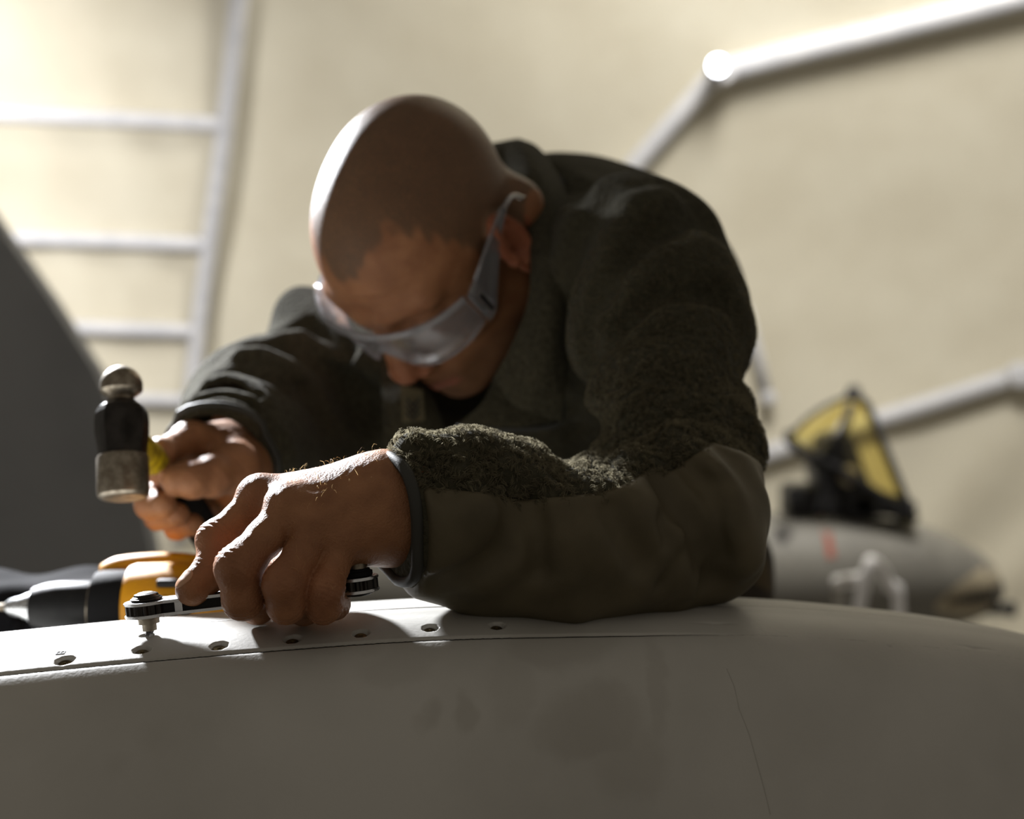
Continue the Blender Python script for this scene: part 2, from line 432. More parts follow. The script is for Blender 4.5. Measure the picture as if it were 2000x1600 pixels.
def find_on_wing(px, py):
    X, t = np.meshgrid(np.linspace(-.4, .45, 600), np.linspace(T_SEAM-.16, T_SEAM+.12, 280), indexing='ij')
    P = wing_pt(X, t); qx = 1000+FPX*P[..., 0]/P[..., 1]; qy = HZ-FPX*P[..., 2]/P[..., 1]
    k = np.argmin((qx-px)**2+(qy-py)**2); return X.ravel()[k], t.ravel()[k]
HOLES = [find_on_wing(*p) for p in ((125,1290),(279,1270),(426,1260),(570,1248),(708,1237),(842,1227),(970,1222))]
TIP = find_on_wing(287, 1241)
SPECKS = [find_on_wing(*p) for p in ((1400,1218),(1517,1228),(1627,1245),(1735,1262),(1823,1268),(1900,1266))]
def skin(name, xs, ts, parent, mat_, thick=.0016):
    X, T = np.meshgrid(xs, ts, indexing='ij'); D = np.zeros_like(X)
    for i, (hx, ht) in enumerate(HOLES):
        r = np.sqrt((X-hx)**2+(T-ht)**2)+.00015*np.sin(7*np.arctan2(T-ht, X-hx)+i)
        D = np.maximum(D, .0026*sstep(.0050, .0037, r))
    rt = np.sqrt((X-TIP[0])**2+(T-TIP[1])**2); D = np.maximum(D, .002*sstep(.0042, .003, rt))
    for hx, ht in SPECKS:
        r = np.sqrt((X-hx)**2+(T-ht)**2); D = np.maximum(D, .0012*sstep(.0022, .001, r))
    D = np.maximum(D, .0012*np.exp(-((T-ts[0])/.0009)**2)*(abs(ts[0]-T_SEAM) < .01))      # edges roll down into the gap
    D = np.maximum(D, .0012*np.exp(-((T-ts[-1])/.0009)**2)*(abs(ts[-1]-T_SEAM) < .01))
    side = 1 if ts[-1] < T_SEAM+.0001 else -1
    close = sstep(.02, .16, X); T = T+side*close*G*np.exp(-((T-T_SEAM)/.004)**2); D = np.where((D < .00121) & (np.abs(T-T_SEAM) < .003), D*(1-close), D)
    jag = .00012*np.sin(X*900)+.00012*np.sin(X*2100+1)
    T = T+jag*np.exp(-((T-T_SEAM)/.002)**2)
    P = wing_pt(X, T, D)
    a, b = P.shape[:2]; k = (np.arange(a-1)[:, None]*b+np.arange(b-1)[None]).ravel()
    o = link(name, mesh_np(name, P.reshape(-1, 3), np.stack([k, k+b, k+b+1, k+1], -1)), mat_, parent)
    return o
def spaced(lo, hi, flo_, fhi, fine, coarse):
    return np.unique(np.r_[np.arange(lo, flo_, coarse), np.arange(flo_, fhi, fine), np.arange(fhi, hi, coarse), hi].round(6))
wg = tag(empty('aircraft_wing', (0, .75, -.6)), 'grey painted aircraft wing with a seam and a row of screw holes', 'aircraft wing')
XS = spaced(-1.2, 1.1, -.29, .0, .0005, .008)
G = .00055
skin('upper_skin', XS, np.r_[np.arange(0, T_SEAM-.11, .02), np.arange(T_SEAM-.11, T_SEAM-.05, .004), np.arange(T_SEAM-.05, T_SEAM-G, .0005), T_SEAM-G], wg, M_wing)
skin('leading_edge_skin', np.unique(np.r_[XS, np.arange(.12, .34, .001)].round(6)), np.r_[np.arange(T_SEAM+G, T_SEAM+.03, .001), np.arange(T_SEAM+.03, _al[-1], .008)], wg, M_wing)
X, T = np.meshgrid(np.linspace(-1.19, 1.09, 120), np.linspace(.02, _al[-1]-.02, 120), indexing='ij')
P = wing_pt(X, T, np.full_like(X, .006)); k = (np.arange(119)[:, None]*120+np.arange(119)[None]).ravel()
link('inner_structure', mesh_np('inner_structure', P.reshape(-1, 3), np.stack([k, k+120, k+121, k+1], -1)), M_dark, wg)
M_screw = material('brass_screw', lin(120,104,70), .45, metal=.8, col2=lin(70,60,45), scale=300)
def wing_normal(X, t):
    a = wing_pt(X, t-.002); b = wing_pt(X, t+.002); c = wing_pt(X+.002, t); d = wing_pt(X-.002, t)
    n = np.cross(c-d, b-a); n /= np.linalg.norm(n); return n if n[2] > 0 else -n
for i, (hx, ht) in enumerate(HOLES):
    n = wing_normal(hx, ht); p = wing_pt(hx, ht)-n*.0028
    lathe('fastener', p, n, [(0,.0034),(.0006,.0036),(.0011,.0030),(.0011,.0012),(.0004,.0010)], 14, M_screw, wg)
M_ink = material('black_ink', lin(30,30,32), .7)
# the small stencilled mark beside the first hole: a square-cornered figure eight
hx, ht = find_on_wing(121, 1275)
n = wing_normal(hx, ht)
def wstrip(x0, x1, t0, t1):
    q = [wing_pt(hx+a, ht+b)+n*.0003 for a, b in ((x0,t0),(x1,t0),(x1,t1),(x0,t1))]
    q2 = [v-n*.0004 for v in q]
    return prism('stencil_stroke', q2, n*.0004, M_ink, wg)
for a in (-.0022,-.0004,.0014): wstrip(a-.0003, a+.0003, -.0016, .0016)
for b in (-.0016,.0012): wstrip(-.0025, .0017, b, b+.0004)
M_line = material('panel_line_paint', lin(156,153,146), .6)
def wline(name, pix, w):
    pts = [find_line(*p) for p in pix]
    vs_ = []; 
    for p in pts: vs_ += [p+np.array([-w,-.0004,0]), p+np.array([w,-.0004,0])]
    return link(name, mesh_list(name, vs_, [(2*i, 2*i+1, 2*i+3, 2*i+2) for i in range(len(pts)-1)]), M_line, wg)
_Xg, _tg = np.meshgrid(np.linspace(-.35, .45, 500), np.linspace(T_SEAM, T_SEAM+.3, 400), indexing='ij'); _Pg = wing_pt(_Xg, _tg)
def find_line(px, py):
    qx = 1000+FPX*_Pg[..., 0]/_Pg[..., 1]; qy = HZ-FPX*_Pg[..., 2]/_Pg[..., 1]
    return _Pg.reshape(-1, 3)[np.argmin((qx-px)**2+(qy-py)**2)]
wline('panel_line', [(1418,1305),(1432,1340),(1446,1385),(1462,1435),(1478,1485),(1492,1535),(1504,1590)], .00013)
wline('panel_line', [(1245,1206),(1140,1214),(1050,1219),(1000,1222)], .00012)
# trestle that carries the wing (below the frame)
M_trestle = material('yellow_trestle_paint', lin(150,130,40), .5)
ts_ = tag(empty('wing_trestle', (0, 1.0, FLOOR)), 'yellow steel trestle carrying the wing', 'trestle')
for x in (-.8, .7):
    yb = crest(x)[0]+.35
    zs = float(crest(x)[1])-.128
    rbox('post', (x, yb, (FLOOR+zs)/2), (.08,.08,zs-FLOOR), M_trestle, ts_, .006)
    rbox('foot', (x, yb, FLOOR+.03), (.12,.9,.06), M_trestle, ts_, .006)
    rbox('saddle', (x, yb, zs-.01), (.1,.14,.04), M_trestle, ts_, .006)
rbox('crossbar', (-.05, crest(-.05)[0]+.35, -1.4), (1.6,.06,.06), M_trestle, ts_, .006, Matrix.Rotation(math.atan(.29), 3, 'Z'))

# ================================================================== the man
def skin_material():
    m = material('skin', lin(154,108,75), .50, col2=lin(134,91,62), scale=55, detail=5, bump=.6, bscale=800, bdist=.0010, spec=.32, sss=.06)
    nt = m.node_tree; b = nt.nodes['Principled BSDF']; mx = nt.nodes['colmix']
    at = nt.nodes.new('ShaderNodeAttribute'); at.attribute_name = 'hair'
    nz = nt.nodes.new('ShaderNodeTexNoise'); nz.inputs['Scale'].default_value = 700; nz.inputs['Detail'].default_value = 2
    tc = [n for n in nt.nodes if n.type == 'TEX_COORD'][0]; nt.links.new(tc.outputs['Object'], nz.inputs['Vector'])
    mr = nt.nodes.new('ShaderNodeMapRange'); mr.inputs[1].default_value = .3; mr.inputs[2].default_value = .7; mr.inputs[3].default_value = .55; mr.inputs[4].default_value = 1.0
    nt.links.new(nz.outputs['Fac'], mr.inputs[0])
    mu = nt.nodes.new('ShaderNodeMath'); mu.operation = 'MULTIPLY'; nt.links.new(at.outputs['Fac'], mu.inputs[0]); nt.links.new(mr.outputs[0], mu.inputs[1])
    m2 = nt.nodes.new('ShaderNodeMix'); m2.data_type = 'RGBA'; m2.inputs[7].default_value = (*lin(88,70,53), 1)
    nt.links.new(mx.outputs[2], m2.inputs[6]); nt.links.new(mu.outputs[0], m2.inputs[0])
    ar = nt.nodes.new('ShaderNodeAttribute'); ar.attribute_name = 'red'
    m3 = nt.nodes.new('ShaderNodeMix'); m3.data_type = 'RGBA'; m3.inputs[7].default_value = (*lin(150,80,62), 1)
    nt.links.new(m2.outputs[2], m3.inputs[6]); nt.links.new(ar.outputs['Fac'], m3.inputs[0]); nt.links.new(m3.outputs[2], b.inputs['Base Color'])
    return m
M_skin = skin_material()

# ---- head, in its own frame (l = his left, f = face forward, u = up), then posed
HC = np.array([-.0672,1.1188,.1690]); HR = np.array([[.83868,-.32129,-.43976],[-.52869,-.28637,-.79905],[-.13079,-.90264,.41004]])   # columns l, f, u
def toworld(p): return HC+HR@np.asarray(p, float)
NB = U(1050,480,1.265)                                       # base of the neck
NBl = HR.T@(NB-HC)
def f_head(Pw):
    P = ((Pw-HC.astype(np.float32))@HR.astype(np.float32))
    A = P.copy(); A[:, 0] = np.abs(A[:, 0])                 # mirror
    d = ell(P, (0,-.007,.036), (.0715,.0885,.0835))
    d = smin(d, ell(P, (0,.028,.042), (.063,.069,.069)), .02)
    d = smin(d, ell(P, (0,.033,-.040), (.060,.062,.080)), .03)
    d = smin(d, cap(A, (.052,.006,-.062), (.014,.074,-.103), .022, .018), .025)      # jaw
    d = smin(d, sph(P, (0,.082,-.105), .0185), .015)
    d = smin(d, ell(A, (.049,.058,-.018), (.022,.024,.018)), .02)                     # cheekbone
    d = smin(d, cap(A, (.010,.091,.031), (.044,.076,.034), .0125, .011), .012)        # brow
    d = smax(d, -ell(A, (.033,.101,.011), (.019,.017,.0125)), .012)                   # eye socket
    d = smin(d, ell(A, (.032,.0765,.011), (.0155,.0135,.0125)), .004)                 # closed lids over the eyeball
    d = d+.0012*np.exp(-((A[:, 2]-.0065+.03*(A[:, 0]-.032)**2/.01)/.0012)**2)*sstep(.018,.012,np.abs(A[:, 0]-.032))*sstep(.06,.075,A[:, 1])
    n = cap(P, (0,.092,.022), (0,.1115,-.028), .0085, .0115)
    n = smin(n, sph(P, (0,.1115,-.033), .0125), .008)
    n = smin(n, ell(A, (.0135,.102,-.039), (.0085,.011,.0085)), .006)
    d = smin(d, n, .009)
    d = smax(d, -ell(A, (.0065,.107,-.0465), (.0042,.0065,.005)), .003)
    d = smin(d, ell(P, (0,.080,-.070), (.030,.024,.030)), .015)                       # muzzle
    d = smin(d, cap(A, (0,.1035,-.0685), (.023,.0925,-.0735), .0048, .003), .005)
    d = smin(d, cap(A, (0,.1015,-.0800), (.021,.0915,-.0760), .0058, .003), .006)
    d = smax(d, -cap(A, (0,.1085,-.0742), (.027,.0945,-.0755), .0017, .0012), .003)
    d = d-.0006*np.exp(-((A[:, 0]-.026-.15*(-.035-P[:, 2]))/.004)**2)*sstep(-.075,-.05,P[:, 2])*sstep(-.03,-.04,P[:, 2])
    fz = P[:, 2]-.058+0.1*P[:, 0]**2/.03
    d = d+.0006*np.cos(fz*2*math.pi/.010)*np.exp(-(fz/.012)**2)*sstep(.05,.02,A[:, 0])*sstep(.03,.06,P[:, 1])   # brow furrows
    d = d+.0014*np.exp(-((A[:, 0]-.006)/.0025)**2)*np.exp(-((P[:, 2]-.036)/.011)**2)*(P[:, 1] > .05)
    # ears
    er = np.array([[.93,.34,-.12],[-.33,.94,.10],[.15,-.05,.99]]); er = er/np.linalg.norm(er, axis=0)
    ec = np.array([.0775,.003,-.004])
    q = (A-ec.astype(np.float32))@er.astype(np.float32)
    e = ell(q, (0,0,.004), (.0065,.0185,.030)); e = smin(e, ell(q, (0,.004,-.022), (.0055,.010,.012)), .006)
    rim = np.abs(np.sqrt((q[:, 1]/.0165)**2+((q[:, 2]-.004)/.027)**2)-1)*.018
    rim = np.sqrt(rim**2+(q[:, 0]-.005)**2)-.0036; rim = np.where(q[:, 1] < .010, rim, rim+.004); e = smin(e, rim, .003)
    e = smax(e, -ell(q, (.0085,.001,.000), (.0085,.0095,.0175)), .003)
    e = smax(e, -ell(q, (.004,.004,-.006), (.010,.0045,.006)), .003)
    e = smin(e, ell(q, (.001,.0145,-.004), (.005,.004,.0065)), .003)                  # tragus
    d = smin(d, e, .006)
    d = smin(d, cap(P, (0,-.030,-.035), NBl, .054, .058), .03)
    d = smin(d, cap(A, (.060,-.045,-.02), NBl*.75+np.array([.02,0,0]), .02, .02), .025)
    return d
v, fcs = surface_nets(f_head, HC-.19, HC+np.array([.19,.24,.17]), .0018)
hv = (v-HC)@HR
al = np.abs(hv[:, 0])
hl_top = hv[:, 2]-(.074+.020*sstep(.004,.030,al)-.010*sstep(.045,.066,al))
hl_side = np.minimum(.028+.35*(hv[:, 2]-.03)-hv[:, 1], hv[:, 2]+.012+.6*np.maximum(0, -hv[:, 1]-.02))
wob = .003*waves(v, .012, 5)
hairm = sstep(-.005,.006,np.maximum(np.where(hv[:, 1] > -.02, np.minimum(hl_top, 1), .05*np.ones(len(v))), hl_side)+wob)
hairm *= sstep(-.075,-.055,hv[:, 2])*np.where((al > .0755) & (hv[:, 2] < .04) & (hv[:, 2] > -.04), 0, 1)
hairm = np.where((hv[:, 1] < -.02) & (hv[:, 2] < -.06), 0, hairm)
beard_shade = .55*sstep(-.045,-.07,hv[:, 2])*sstep(.0,.04,hv[:, 1])  # real stubble, painted stronger to put shade on jaw and cheeks
lips = np.exp(-((hv[:, 2]+.075)/.007)**2)*sstep(.027,.02,al)*sstep(.085,.094,hv[:, 1])
red = np.clip(.55*np.exp(-(((hv[:, 1]-.112)/.02)**2+((hv[:, 2]+.035)/.018)**2+(al/.02)**2))+.5*((al > .0755) & (np.abs(hv[:, 1]) < .03) & (np.abs(hv[:, 2]) < .045))+.6*lips, 0, .8)
PARTS_BODY = [(v, fcs, np.maximum(hairm, beard_shade), red)]

# ---- left hand (back of the hand to us, fingers curled round the ratchet)
def J(px, py, d, r): return (U(px, py, d), r)
LH_wrist = [U(790,985,.742), U(745,985,.738)]
LH = dict(
 index=[J(510,976,.742,.0122), J(424,1056,.727,.0098), J(420,1118,.717,.0090), J(376,1152,.711,.0080)],
 middle=[J(566,998,.722,.0126), J(466,1108,.693,.0106), J(474,1172,.697,.0101), J(503,1184,.728,.0093)],
 ring=[J(618,1034,.717,.0120), J(555,1140,.690,.0097), J(559,1182,.696,.0094), J(594,1188,.728,.0088)],
 pinky=[J(664,1064,.720,.0112), J(634,1154,.699,.0088), J(631,1186,.702,.0085), J(653,1180,.724,.0080)],
 thumb=[J(700,1045,.765,.0150), J(625,1075,.782,.0125), J(560,1118,.772,.0112), J(512,1140,.748,.0095)])
def slim(ch):
    (m, rm), (a, ra), (b, rb), (t, rt) = ch
    return [(m, rm*.96), (m*.5+a*.5, ra*.93), (a*.85+m*.15, ra*.98), (a, ra), (a*.5+b*.5, rb*.95), (b, rb), (t, rt)]
def groove(P, polyw, w):
    d = None
    for a, b in zip(polyw[:-1], polyw[1:]):
        c = cap(P, a, b, 0.0); d = c if d is None else np.minimum(d, c)
    return np.exp(-(d/w)**2)
def f_lhand(P):
    pal = None
    wr = U(745,985,.742)
    for nm, off in (('index',(-.2,-26)),('middle',(0,-4)),('ring',(0,22)),('pinky',(0,46))):
        a = U(752,985+off[1],.742); c = cap(P, a, LH[nm][0][0], .0185, LH[nm][0][1]+.0005)
        pal = c if pal is None else smin(pal, c, .014)
    pal = smin(pal, cap(P, U(900,1000,.758), U(752,985,.742), .030, .0245), .02)
    pal = smin(pal, cap(P, U(640,1010,.752), U(600,1030,.748), .018), .016)
    pal = smin(pal, cap(P, U(745,1020,.756), LH['thumb'][0][0], .02, .017), .015)
    for nm, r in (('index',.0118),('middle',.0125),('ring',.0120),('pinky',.0112)):
        m = LH[nm][0][0]; pal = smin(pal, sph(P, m+np.array([-.0005,-.0020,.0022]), r), .006)
    # tendons and the hollows between the knuckles
    for nm, dep in (('index',.0013),('middle',.0016),('ring',.0012)):
        m = LH[nm][0][0]+np.array([0,-.012,.006]); pal = pal-dep*groove(P, [m, U(735,960,.718)], .004)
    fing = None
    for nm in ('index','middle','ring','pinky','thumb'):
        ch = LH[nm]; d = chain(P, slim(ch), .004)
        (m, rm), (a, ra), (b, rb), (t, rt) = ch
        d = smin(d, sph(P, a+(a-.5*(m+b))*.10, ra*1.03), .004)                    # knuckle
        ax = (b-m)/np.linalg.norm(b-m); s = (P-a.astype(np.float32))@ax.astype(np.float32)
        d = d+.00034*(1+.6*waves(P, .012, 13, 4))*np.cos(s*2*math.pi/.0031+.8*waves(P, .014, 14, 4))*np.exp(-(s/.0062)**2)               # skin creases over the joint
        ax = (t-a)/np.linalg.norm(t-a); s = (P-b.astype(np.float32))@ax.astype(np.float32)
        d = d+.0004*np.cos(s*2*math.pi/.0026)*np.exp(-(s/.0045)**2)
        d = smin(d, cap(P, (a+b)/2, t, rb*.9, rt), .004)
        fing = d if fing is None else smin(fing, d, .0016)
    d = smin(pal, fing, .0038)
    return d+.00007*waves(P, .006, 11)
lo = np.array([-.20,.66,-.115]); hi = np.array([.01,.82,.01])
v, fcs = surface_nets(f_lhand, lo, hi, .0009)
LHV, LHF = v, fcs
PARTS_BODY.append((v, fcs, np.zeros(len(v)), .25*groove(v, [LH['pinky'][1][0], LH['ring'][1][0], LH['middle'][1][0], LH['index'][1][0]], .012)))

M_nail = material('fingernail', lin(176,136,108), .3, spec=.5)
def f_nail(P):
    t, b = LH['index'][3][0], LH['index'][2][0]
    a = (t-b)/np.linalg.norm(t-b); dor = np.array([-.62,-.45,.60]); dor = dor-a*np.dot(dor, a); dor /= np.linalg.norm(dor); sd = np.cross(a, dor)
    d = f_lhand(P)-.0005
    d = smax(d, ell(P, t+dor*.0082+a*.0005, (.0068,.0058,.0040), np.stack([a, sd, dor], -1)), .0005)
    return d
NAIL = LH['index'][3][0]
v_n, f_n = surface_nets(f_nail, NAIL-.016, NAIL+.016, .0005)
# ---- right hand (gripping the hammer handle, thumb along it)
RHW = U(455,905,1.07)
RH = dict(
 index=[J(372,862,1.035,.0140), J(316,885,.995,.0105), J(306,915,.985,.0098), J(322,935,1.005,.0090)],
 thumb=[J(460,915,1.02,.0175), J(415,930,.998,.0150), J(375,938,.985,.0135), J(346,938,.982,.0118)],
 middle=[J(400,900,1.075,.0145), J(300,938,1.035,.0118), J(292,985,.998,.0108), J(318,985,.985,.0100)],
 ring=[J(420,940,1.09,.0140), J(312,975,1.05,.0115), J(310,1008,1.01,.0105), J(345,1005,.995,.0095)],
 pinky=[J(430,980,1.10,.0130), J(345,1010,1.065,.0105), J(345,1030,1.03,.0095), J(375,1025,1.015,.0088)])
def f_rhand(P):
    pal = None
    for nm, oy in (('index',-30),('middle',-8),('ring',15),('pinky',35)):
        c = cap(P, U(462,905+oy,1.08), RH[nm][0][0], .02, RH[nm][0][1]+.001); pal = c if pal is None else smin(pal, c, .015)
    pal = smin(pal, cap(P, U(480,900,1.13), U(462,905,1.075), .031, .027), .02)
    pal = smin(pal, cap(P, U(462,905,1.06), RH['thumb'][0][0], .022, .019), .02)
    fing = None
    for nm in RH:
        ch = RH[nm]; d = chain(P, ch, .004); (m, rm), (a, ra), (b, rb), (t, rt) = ch
        d = smin(d, sph(P, a+(a-.5*(m+b))*.1, ra*1.03), .004)
        fing = d if fing is None else smin(fing, d, .0018)
    return smin(pal, fing, .008)+.0002*waves(P, .008, 12)
v, fcs = surface_nets(f_rhand, (-.31,.93,-.10), (-.17,1.19,.03), .0012)
PARTS_BODY.append((v, fcs, np.zeros(len(v)), np.zeros(len(v))))

# ---- arms and trunk under the clothes
LS, LE, LW = U(1255,540,1.10), U(1310,1030,.842), U(765,995,.742)
RS, RM, RW = U(668,705,1.33), U(500,802,1.20), U(428,890,1.065)
PEL = np.array([.12,1.66,-.10])
HIPL, HIPR = PEL+np.array([.10,-.03,-.06]), PEL+np.array([-.09,.05,-.06])
KNL, KNR = np.array([.24,1.60,-.60]), np.array([.02,1.72,-.60]); ANL, ANR = np.array([.27,1.78,-1.06]), np.array([.03,1.90,-1.06])
def f_trunk(P):
    d = cap(P, LS, LE, .030, .020); d = smin(d, cap(P, LE, LW+np.array([.03,.005,0]), .020, .020), .01)
    d = smin(d, cap(P, RS, RM, .028, .026), .02); d = smin(d, cap(P, RM, RW, .026, .024), .02)
    d = smin(d, cap(P, LS, NB, .030, .04), .03); d = smin(d, cap(P, RS, NB, .03, .05), .04)
    d = smin(d, ell(P, (.07,1.37,.13), (.13,.15,.105)), .05)
    d = smin(d, cap(P, (.075,1.40,.11), PEL, .10, .115), .05)
    return d
v, fcs = surface_nets(f_trunk, (-.32,.68,-.30), (.36,1.85,.36), .009)
PARTS_BODY.append((v, fcs, np.zeros(len(v)), np.zeros(len(v))))
vo, fo, ho, ro, n0 = [], [], [], [], 0
for v, f_, h_, r_ in PARTS_BODY:
    vo.append(v); fo.append(f_+n0); ho.append(h_); ro.append(r_); n0 += len(v)
bme = mesh_np('person', np.concatenate(vo), np.concatenate(fo))
attr(bme, 'hair', np.concatenate(ho)); attr(bme, 'red', np.concatenate(ro))
person = link('person', bme, M_skin)
tag(person, 'man with shaved head in olive fleece jacket leaning over the wing with hammer and ratchet', 'person')

if len(f_n): link('fingernail', mesh_np('fingernail', v_n, f_n), M_nail, person)
# ---- fleece jacket
M_fleece = material('olive_fleece', lin(68,65,52), .95, col2=lin(55,53,42), scale=190, detail=3, bump=.9, bscale=230, bdist=.004, spec=.06, sheen=.05)
M_patch = material('olive_nylon_panel', lin(88,80,61), .6, col2=lin(74,67,50), scale=26, detail=5, bump=.25, bscale=1400, bdist=.0004, spec=.3)
M_trim = material('grey_cuff_binding', lin(54,54,50), .6, bump=.3, bscale=900, bdist=.0004, spec=.3)
FA = (LW-LE)/np.linalg.norm(LW-LE)
CUFF_C = U(757,985,.742)
CUFF_N = FA+np.array([-.05,.0,-.22]); CUFF_N = CUFF_N/np.linalg.norm(CUFF_N)
RCUFF_C = U(418,892,1.058); RCN = (RW-RM)/np.linalg.norm(RW-RM)+np.array([0,-.1,-.35]); RCN /= np.linalg.norm(RCN)
def f_jacket0(P):
    # left sleeve
    d = cap(P, U(1240,520,1.10), U(1292,650,1.03), .066, .067)
    d = smin(d, cap(P, U(1292,650,1.03), U(1312,860,.93), .066, .0545), .03)
    d = smin(d, cap(P, U(1312,860,.93), U(1322,1010,.845), .0535, .0495), .03)
    fa = cap(P, U(1318,1028,.838), U(1110,1040,.792), .0505, .048)
    fa = smin(fa, cap(P, U(1110,1040,.792), U(900,1005,.765), .047, .0425), .02)
    fa = smin(fa, cap(P, U(900,1005,.765), U(745,990,.742), .042, .0375), .02)
    d = smin(d, fa, .018)
    # bumps along the top and the sagging underside of the forearm
    for px, py, dd, r in ((795,905,.745,.016),(893,925,.755,.016),(1000,935,.77,.014),(1050,948,.775,.014),(830,1080,.745,.017),(960,1120,.775,.018),(1150,1120,.795,.022),(1320,1110,.82,.02),(1240,960,.80,.02)):
        d = smin(d, sph(P, U(px, py, dd), r), .014)
    # shoulders, back, right sleeve
    d = smin(d, ell(P, (.045,1.38,.125), (.185,.20,.158)), .05)
    d = smin(d, cap(P, U(1240,520,1.10), NB+np.array([.02,.06,.0]), .06, .07), .05)
    d = smin(d, cap(P, (.08,1.40,.11), PEL, .15, .16), .06)
    r_ = cap(P, RS, RM, .060, .056); r_ = smin(r_, cap(P, RM, RW+(RW-RM)*.05, .056, .044), .03)
    r_ = smin(r_, cap(P, RM+np.array([.02,.03,-.01]), U(600,905,1.24), .05, .055), .04)
    r_ = smin(r_, cap(P, U(600,905,1.24), RW+np.array([.02,.02,0]), .05, .04), .03)
    d = smin(d, r_, .03)
    d = smin(d, cap(P, RS, NB+np.array([-.03,.07,-.03]), .055, .06), .05)
    d = smin(d, cap(P, U(800,790,1.30), U(1000,800,1.25), .085, .09), .05)
    d = smin(d, cap(P, U(1080,760,1.22), U(1180,640,1.13), .07, .06), .04)
    d = smin(d, cap(P, U(588,612,1.30), U(742,700,1.20), .026, .024), .02)
    return d
def trace(f, px, py, d0=.55, d1=1.9):
    a = U(px, py, 1.0); a = a/np.linalg.norm(a); t = d0
    for _ in range(70):
        v_ = float(f((a*t)[None].astype(np.float32))[0]); t += max(v_, .0003)*.8
        if v_ < .0006 or t > d1: break
    return a*t
FOLDS = [ # pixel polyline, depth (+ crease / - ridge), width
 ([(1160,700),(1200,655),(1248,612),(1292,582),(1345,574),(1410,582)], .011,.012),
 ([(1192,590),(1206,525),(1262,462),(1330,428),(1390,440)], .009,.014),
 ([(1146,660),(1154,600),(1168,566)], .010,.010),
 ([(1094,640),(1108,540),(1130,450),(1160,396)], .010,.012),
 ([(1146,715),(1142,764),(1110,800)], .010,.011),
 ([(1188,650),(1222,570),(1300,500),(1380,490)], -.006,.014),
 ([(1172,560),(1220,440),(1290,385)], -.006,.016),
 ([(1240,650),(1300,612),(1400,612)], -.005,.012),
 ([(1102,890),(1128,842),(1175,832)], .011,.010),
 ([(1160,905),(1200,860),(1270,830),(1350,812)], .005,.012),
 ([(1180,760),(1260,742),(1380,745),(1470,740)], .003,.016),
 ([(1316,857),(1390,922),(1432,1021),(1446,1092)], -.006,.010),
 ([(1299,925),(1325,986),(1368,1055),(1388,1126)], .008,.010),
 ([(1340,905),(1400,985),(1420,1080)], .005,.008),
 ([(1365,925),(1400,945)], .004,.007),
 ([(1033,986),(1045,1038),(1056,1110)], .006,.009),
 ([(1082,990),(1092,1050),(1085,1120)], -.003,.012),
 ([(1000,1020),(983,1070),(940,1104),(855,1140)], .006,.009),
 ([(1195,1000),(1222,1050),(1246,1100)], .004,.009),
 ([(1290,1020),(1310,1080),(1280,1130)], .004,.008),
 ([(1260,1140),(1310,1075),(1330,1040)], -.003,.006),
 ([(1345,1150),(1380,1100)], -.003,.006),
 ([(846,872),(850,920),(870,955)], .005,.009),
 ([(948,885),(960,930),(990,965)], .005,.009),
 ([(1085,905),(1110,940)], .004,.009),
 ([(470,692),(508,690),(540,708),(580,730)], -.005,.010),
 ([(420,733),(460,722),(520,742),(570,765)], .006,.008),
 ([(409,748),(448,741),(490,755),(520,780)], -.005,.008),
 ([(395,765),(440,754),(500,773)], .005,.006),
 ([(382,784),(439,767),(490,782)], -.004,.007),
 ([(372,797),(430,779),(488,797)], .005,.006),
 ([(360,812),(430,792),(475,803),(500,825)], -.005,.007),
 ([(556,664),(595,658),(630,676),(690,715)], -.006,.011),
 ([(540,645),(600,640),(680,690)], .006,.010),
 ([(500,672),(560,682),(640,730),(700,800)], .005,.012),
 ([(590,760),(640,830),(660,900)], .005,.012), ([(520,820),(560,880),(560,940)], .005,.012),
 ([(690,730),(720,800),(730,880)], .006,.014),
 ([(1250,400),(1330,440),(1400,520)], -.003,.016), ([(1070,330),(1120,360),(1150,400)], .005,.014),
]
FW = [(np.array([trace(f_jacket0, *p) for p in pl]), dep*1.9, w) for pl, dep, w in FOLDS]
def f_jacket1(P):
    d = f_jacket0(P)
    for pts, dep, w in FW:
        lo_ = pts.min(0)-3*w; hi_ = pts.max(0)+3*w
        m = ((P > lo_) & (P < hi_)).all(1)
        if m.any(): d[m] += dep*groove(P[m], list(pts), w)
    d = d+(.0022*waves(P, .075, 21)+.0012*waves(P, .035, 22))*(1-.75*sstep(1.1, 1.25, P[:, 1]))
    return d
def f_jacket(P):
    d = f_jacket1(P)
    near = np.abs(d) < .02
    # cuffs: cut the sleeve ends, hollow them round the wrists
    q = (P-CUFF_C.astype(np.float32))@CUFF_N.astype(np.float32)
    zone = sph(P, CUFF_C, .085)
    d = np.where(zone < 0, smax(d, q, .004), d)
    d = smax(d, -cap(P, CUFF_C-FA*.02, CUFF_C+FA*.05, .0285), .003)
    q = (P-RCUFF_C.astype(np.float32))@RCN.astype(np.float32)
    zone = sph(P, RCUFF_C, .09)
    d = np.where(zone < 0, smax(d, q, .004), d)
    d = smax(d, -cap(P, RCUFF_C-RCN*.05, RCUFF_C+RCN*.05, .036), .004)
    # neck opening
    d = smax(d, -cap(P, toworld((0,-.01,-.02)), NB, .078, .060), .012)
    d = smax(d, -ell(P, HC, (.088,.115,.12), HR), .01)
    d = smax(d, -cap(P, U(880,800,1.05), U(900,700,1.20), .045, .05), .02)
    # hem
    hem = (PEL-np.array([.08,1.40,.11])); hem = hem/np.linalg.norm(hem)
    d = np.where(P[:, 1] > 1.5, smax(d, (P-PEL.astype(np.float32)-.07*hem.astype(np.float32))@hem.astype(np.float32), .01), d)
    return d
